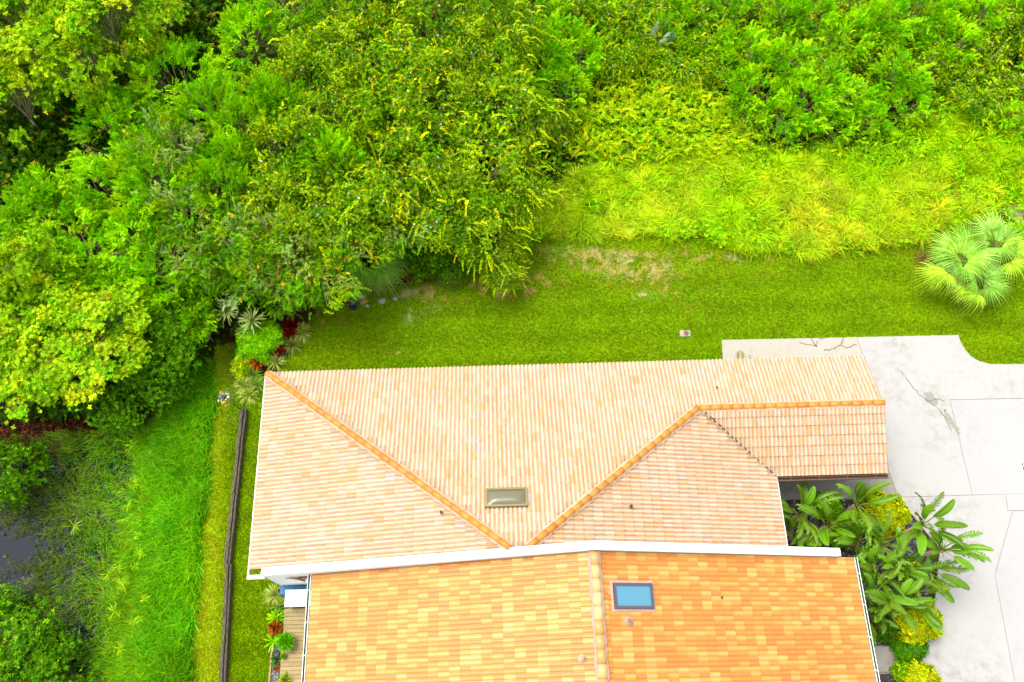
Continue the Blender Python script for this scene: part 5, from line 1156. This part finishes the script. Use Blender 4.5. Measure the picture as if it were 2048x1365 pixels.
# planting strip with pebbles
PST = [(546, 1285), (560, 1285), (547, 1700), (530, 1700)]
stones('white_pebbles', PST, 2000, .05, [lin((225, 225, 225)), lin((180, 180, 185)), lin((150, 150, 150))], .02, 'white and grey pebbles in the strip beside the deck', 'pebbles')
e0, e1 = P(544, 1290, .1), P(538, 1420, .1)
tag(obj('edging_strip', mesh('edging_strip', *bbox(e0[0]-.03, e0[0]+.03, -6, e0[1], -.05, .1, .01), plain('terracotta_edge', lin((214, 176, 130)), .85))), 'thin tan edging strip between the lawn and the white pebbles', 'edging')
def pot(px, py, r_, h, mat, label, plant=None, z=0., seed=0):
    c = P(px, py, z+h); t_ = thing('plant_pot', label, 'pot', (c[0], c[1], z)); r2 = np.random.default_rng(seed+3)
    obj('pot', mesh('pot', *lathe([(r_*.7, 0), (r_*.98, h*.9), (r_*1.06, h*.92), (r_*1.06, h), (r_*.92, h), (r_*.88, h*.86), (.001, h*.86)], 18), mat, True), t_)
    if plant is not None:
        n, L, wd_, pal, el = plant; a = r2.uniform(0, 6.28, n); e = r2.uniform(*el, n); D = np.c_[np.cos(a)*np.cos(e), np.sin(a)*np.cos(e), np.sin(e)]
        o = np.array([0, 0, h*.88])+D*r_*r2.uniform(.1, .8, (n, 1)); V = leaf_quads(o, D, np.tile([0, 0, 1.], (n, 1))+r2.normal(0, .3, (n, 3)), L*r2.uniform(.7, 1.1, n), np.full(n, wd_), .3)
        obj('foliage', fast('foliage', V, 4, LEAF, shade(r2, pal, n, .2)), t_)
    return t_
BLKP = plain('black_pot', (.025, .025, .03), .5, .1, 6); SLATE = plain('slate_pot', lin((110, 125, 140)), .6, .15, 8); TERRA = plain('terracotta_pot', lin((214, 116, 70)), .85, .12, 8)
pot(571, 1284, .25, .35, BLKP, 'black pot with a round green succulent on the deck edge', (420, .24, .05, G['banana']*1.6, (.0, 1.5)), DK, 1)
pot(551, 1309, .11, .3, BLKP, 'small empty black pot in the white pebbles', None, 0, 2)
pot(566, 1313, .10, .16, plain('olive_pot', lin((130, 130, 50)), .8), 'small olive pot with moss next to the black pot', (90, .06, .03, G['vine'], (.2, 1.5)), DK, 3)
pot(561, 1183, .10, .35, BLKP, 'small black pot at the corner of the white cabinet', None, 0, 4)
pot(706, 611, .16, .3, plain('dark_bucket', lin((42, 56, 78)), .4, .1, 6), 'dark blue bucket on the bare soil at the wood edge', None, 0, 5)
pot(697, 592, .13, .22, TERRA, 'small terracotta pot behind the dark bucket', None, 0, 6)
pot(560, 708, .16, .3, SLATE, 'blue-grey pot holding the small red plant', None, 0, 7)
strap_plant('strap_leaf_plant', 'pale arching grass clump beside the white cabinet', 550, 1190, 170, .5, .016, G['liri'], seed=30)
strap_plant('strap_leaf_plant', 'green grass clump below the pale one in the planting strip', 556, 1215, 60, .35, .03, G['liri']*[.55, .75, .5], seed=31)
strap_plant('strap_leaf_plant', 'bright green broad-leaved plant north of the orange croton', 552, 1236, 40, .4, .045, G['pepper'], .12, seed=32)
strap_plant('strap_leaf_plant', 'bright green broad-leaved plant south of the orange croton', 546, 1283, 26, .4, .04, G['pepper'], .1, seed=33)
strap_plant('croton', 'orange and brown croton in the planting strip beside the deck', 550, 1256, 150, .26, .05, G['croton']*.5, .3, (0, 1.5), .3, seed=34)
strap_plant('strap_leaf_plant', 'dark green tuft behind the small black pot in the pebbles', 552, 1318, 30, .3, .04, G['marsh']*.5, seed=35)
strap_plant('croton', 'small brown and yellow bromeliad among the white pebbles', 553, 1337, 30, .14, .035, G['croton']*.5, seed=36)
strap_plant('strap_leaf_plant', 'olive brown bromeliad at the south end of the pebbles', 572, 1362, 40, .3, .05, G['vine']*[1.2, .9, 1], .3, seed=37)
# --- small things on the lawn and concrete
uc = P(1370, 667, .04); ucx = thing('utility_cover', 'square concrete valve box with a round brown lid set in the lawn', 'valve box', (uc[0], uc[1], 0))
obj('surround', mesh('surround', *bbox(-.22, .22, -.14, .14, -.1, .045, .01), CONC_P), ucx); obj('lid', mesh('lid', *lathe([(.11, .04), (.11, .055), (.10, .06), (.001, .06)], 20, (.05, 0, 0)), plain('brown_lid', lin((150, 112, 80)), .8), True), ucx)
bo = P(1480, 704, .2); bol = thing('khaki_cylinder', 'khaki round-ended cylinder lying on the cream pad against the tan eave', 'cylinder', (bo[0], bo[1], DZ))
KH = plain('khaki_paint', lin((186, 178, 110)), .6, .1, 5)
obj('shell', mesh('shell', *tube([(0, .03, .13), (0, 0, .13), (0, -.06, .13), (0, -.7, .13)], [.07, .11, .13, .13], 16), KH, True), bol)
for yy in (-.12, -.4): obj('band', mesh('band', *tube([(0, yy, .13), (0, yy-.04, .13)], [.136, .136], 16), KH, True), bol)
gs = P(1500, 714, DZ); tag(obj('pipe_stub', mesh('pipe_stub', *lathe([(.07, 0), (.07, .06), (.05, .065), (.05, .02), (.001, .02)], 14, (gs[0], gs[1], DZ)), plain('cream_pvc', lin((225, 215, 160)), .6), True)), 'short cream pipe stub on the pad beside the khaki post', 'pipe')
dr = P(2056, 936, DZ); dt = thing('drain_cover', 'small square drain with a dark purple grate and pale frame on the driveway', 'drain', (dr[0], dr[1], DZ))
obj('frame', mesh('frame', *bbox(-.3, .3, -.3, .3, -.02, .012, .004), WHITE), dt)
PUR = plain('purple_grate', lin((84, 62, 96)), .6, .15, 6)
for k in range(6): obj('bar', mesh('bar', *bbox(-.22+k*.075, -.165+k*.075, -.22, .22, .013, .022, .003), PUR), dt)
# white rocks and boards at the wood edge
for i, (x, y, s, l) in enumerate([(722, 596, .1, 'pale rock beside the dark bucket'), (765, 602, .14, 'flat pale rock in the bare soil patch'), (790, 598, .09, 'small pale rock east of the flat rock'), (735, 612, .08, 'small pale rock south of the yellow board')]):
    q = P(x, y, .03); r = np.random.default_rng(i); V, Fc = lathe([(.001, -.05), (s, -.02), (s*1.1, .03), (s*.6, .07), (.001, .08)], 9); V = [(v[0]*r.uniform(.8, 1.4), v[1]*r.uniform(.7, 1.1), v[2]) for v in V]
    o = obj('rock', mesh('rock', V, Fc, plain('pale_rock', lin((214, 205, 192)), .9, .15, 14, bmp=.5))); o.location = (q[0], q[1], .0); tag(o, l, 'rock')
q = P(727, 604, .05); o = obj('yellow_board', mesh('yellow_board', *bbox(-.16, .16, -.08, .08, 0, .06, .01), plain('yellow_wood', lin((236, 200, 110)), .8))); o.location = (q[0], q[1], .0); o.rotation_euler = (0, 0, .5); tag(o, 'short yellow wooden block among the pale rocks', 'block')
# spiky yellow-green water plants
for i, (x, y, s) in enumerate([(122, 1042, .5), (260, 960, .35), (240, 1005, .35), (268, 1068, .22), (272, 1102, .25), (278, 1110, .2), (195, 1142, .4), (263, 1130, .2), (232, 1165, .35), (288, 1198, .25), (214, 1220, .45), (262, 1240, .25), (230, 1297, .3), (278, 1238, .2), (258, 886, .3), (220, 1130, .3)]):
    q = P(x, y, .2); strap_plant('water_plant', 'star-shaped yellow-green water plant standing in the pond reeds', x, y, 12, s*.75, .018, G['fern']*[.8, .9, 1], .75+.1, (.0, .8), .25, group='star-shaped water plants', seed=60+i)
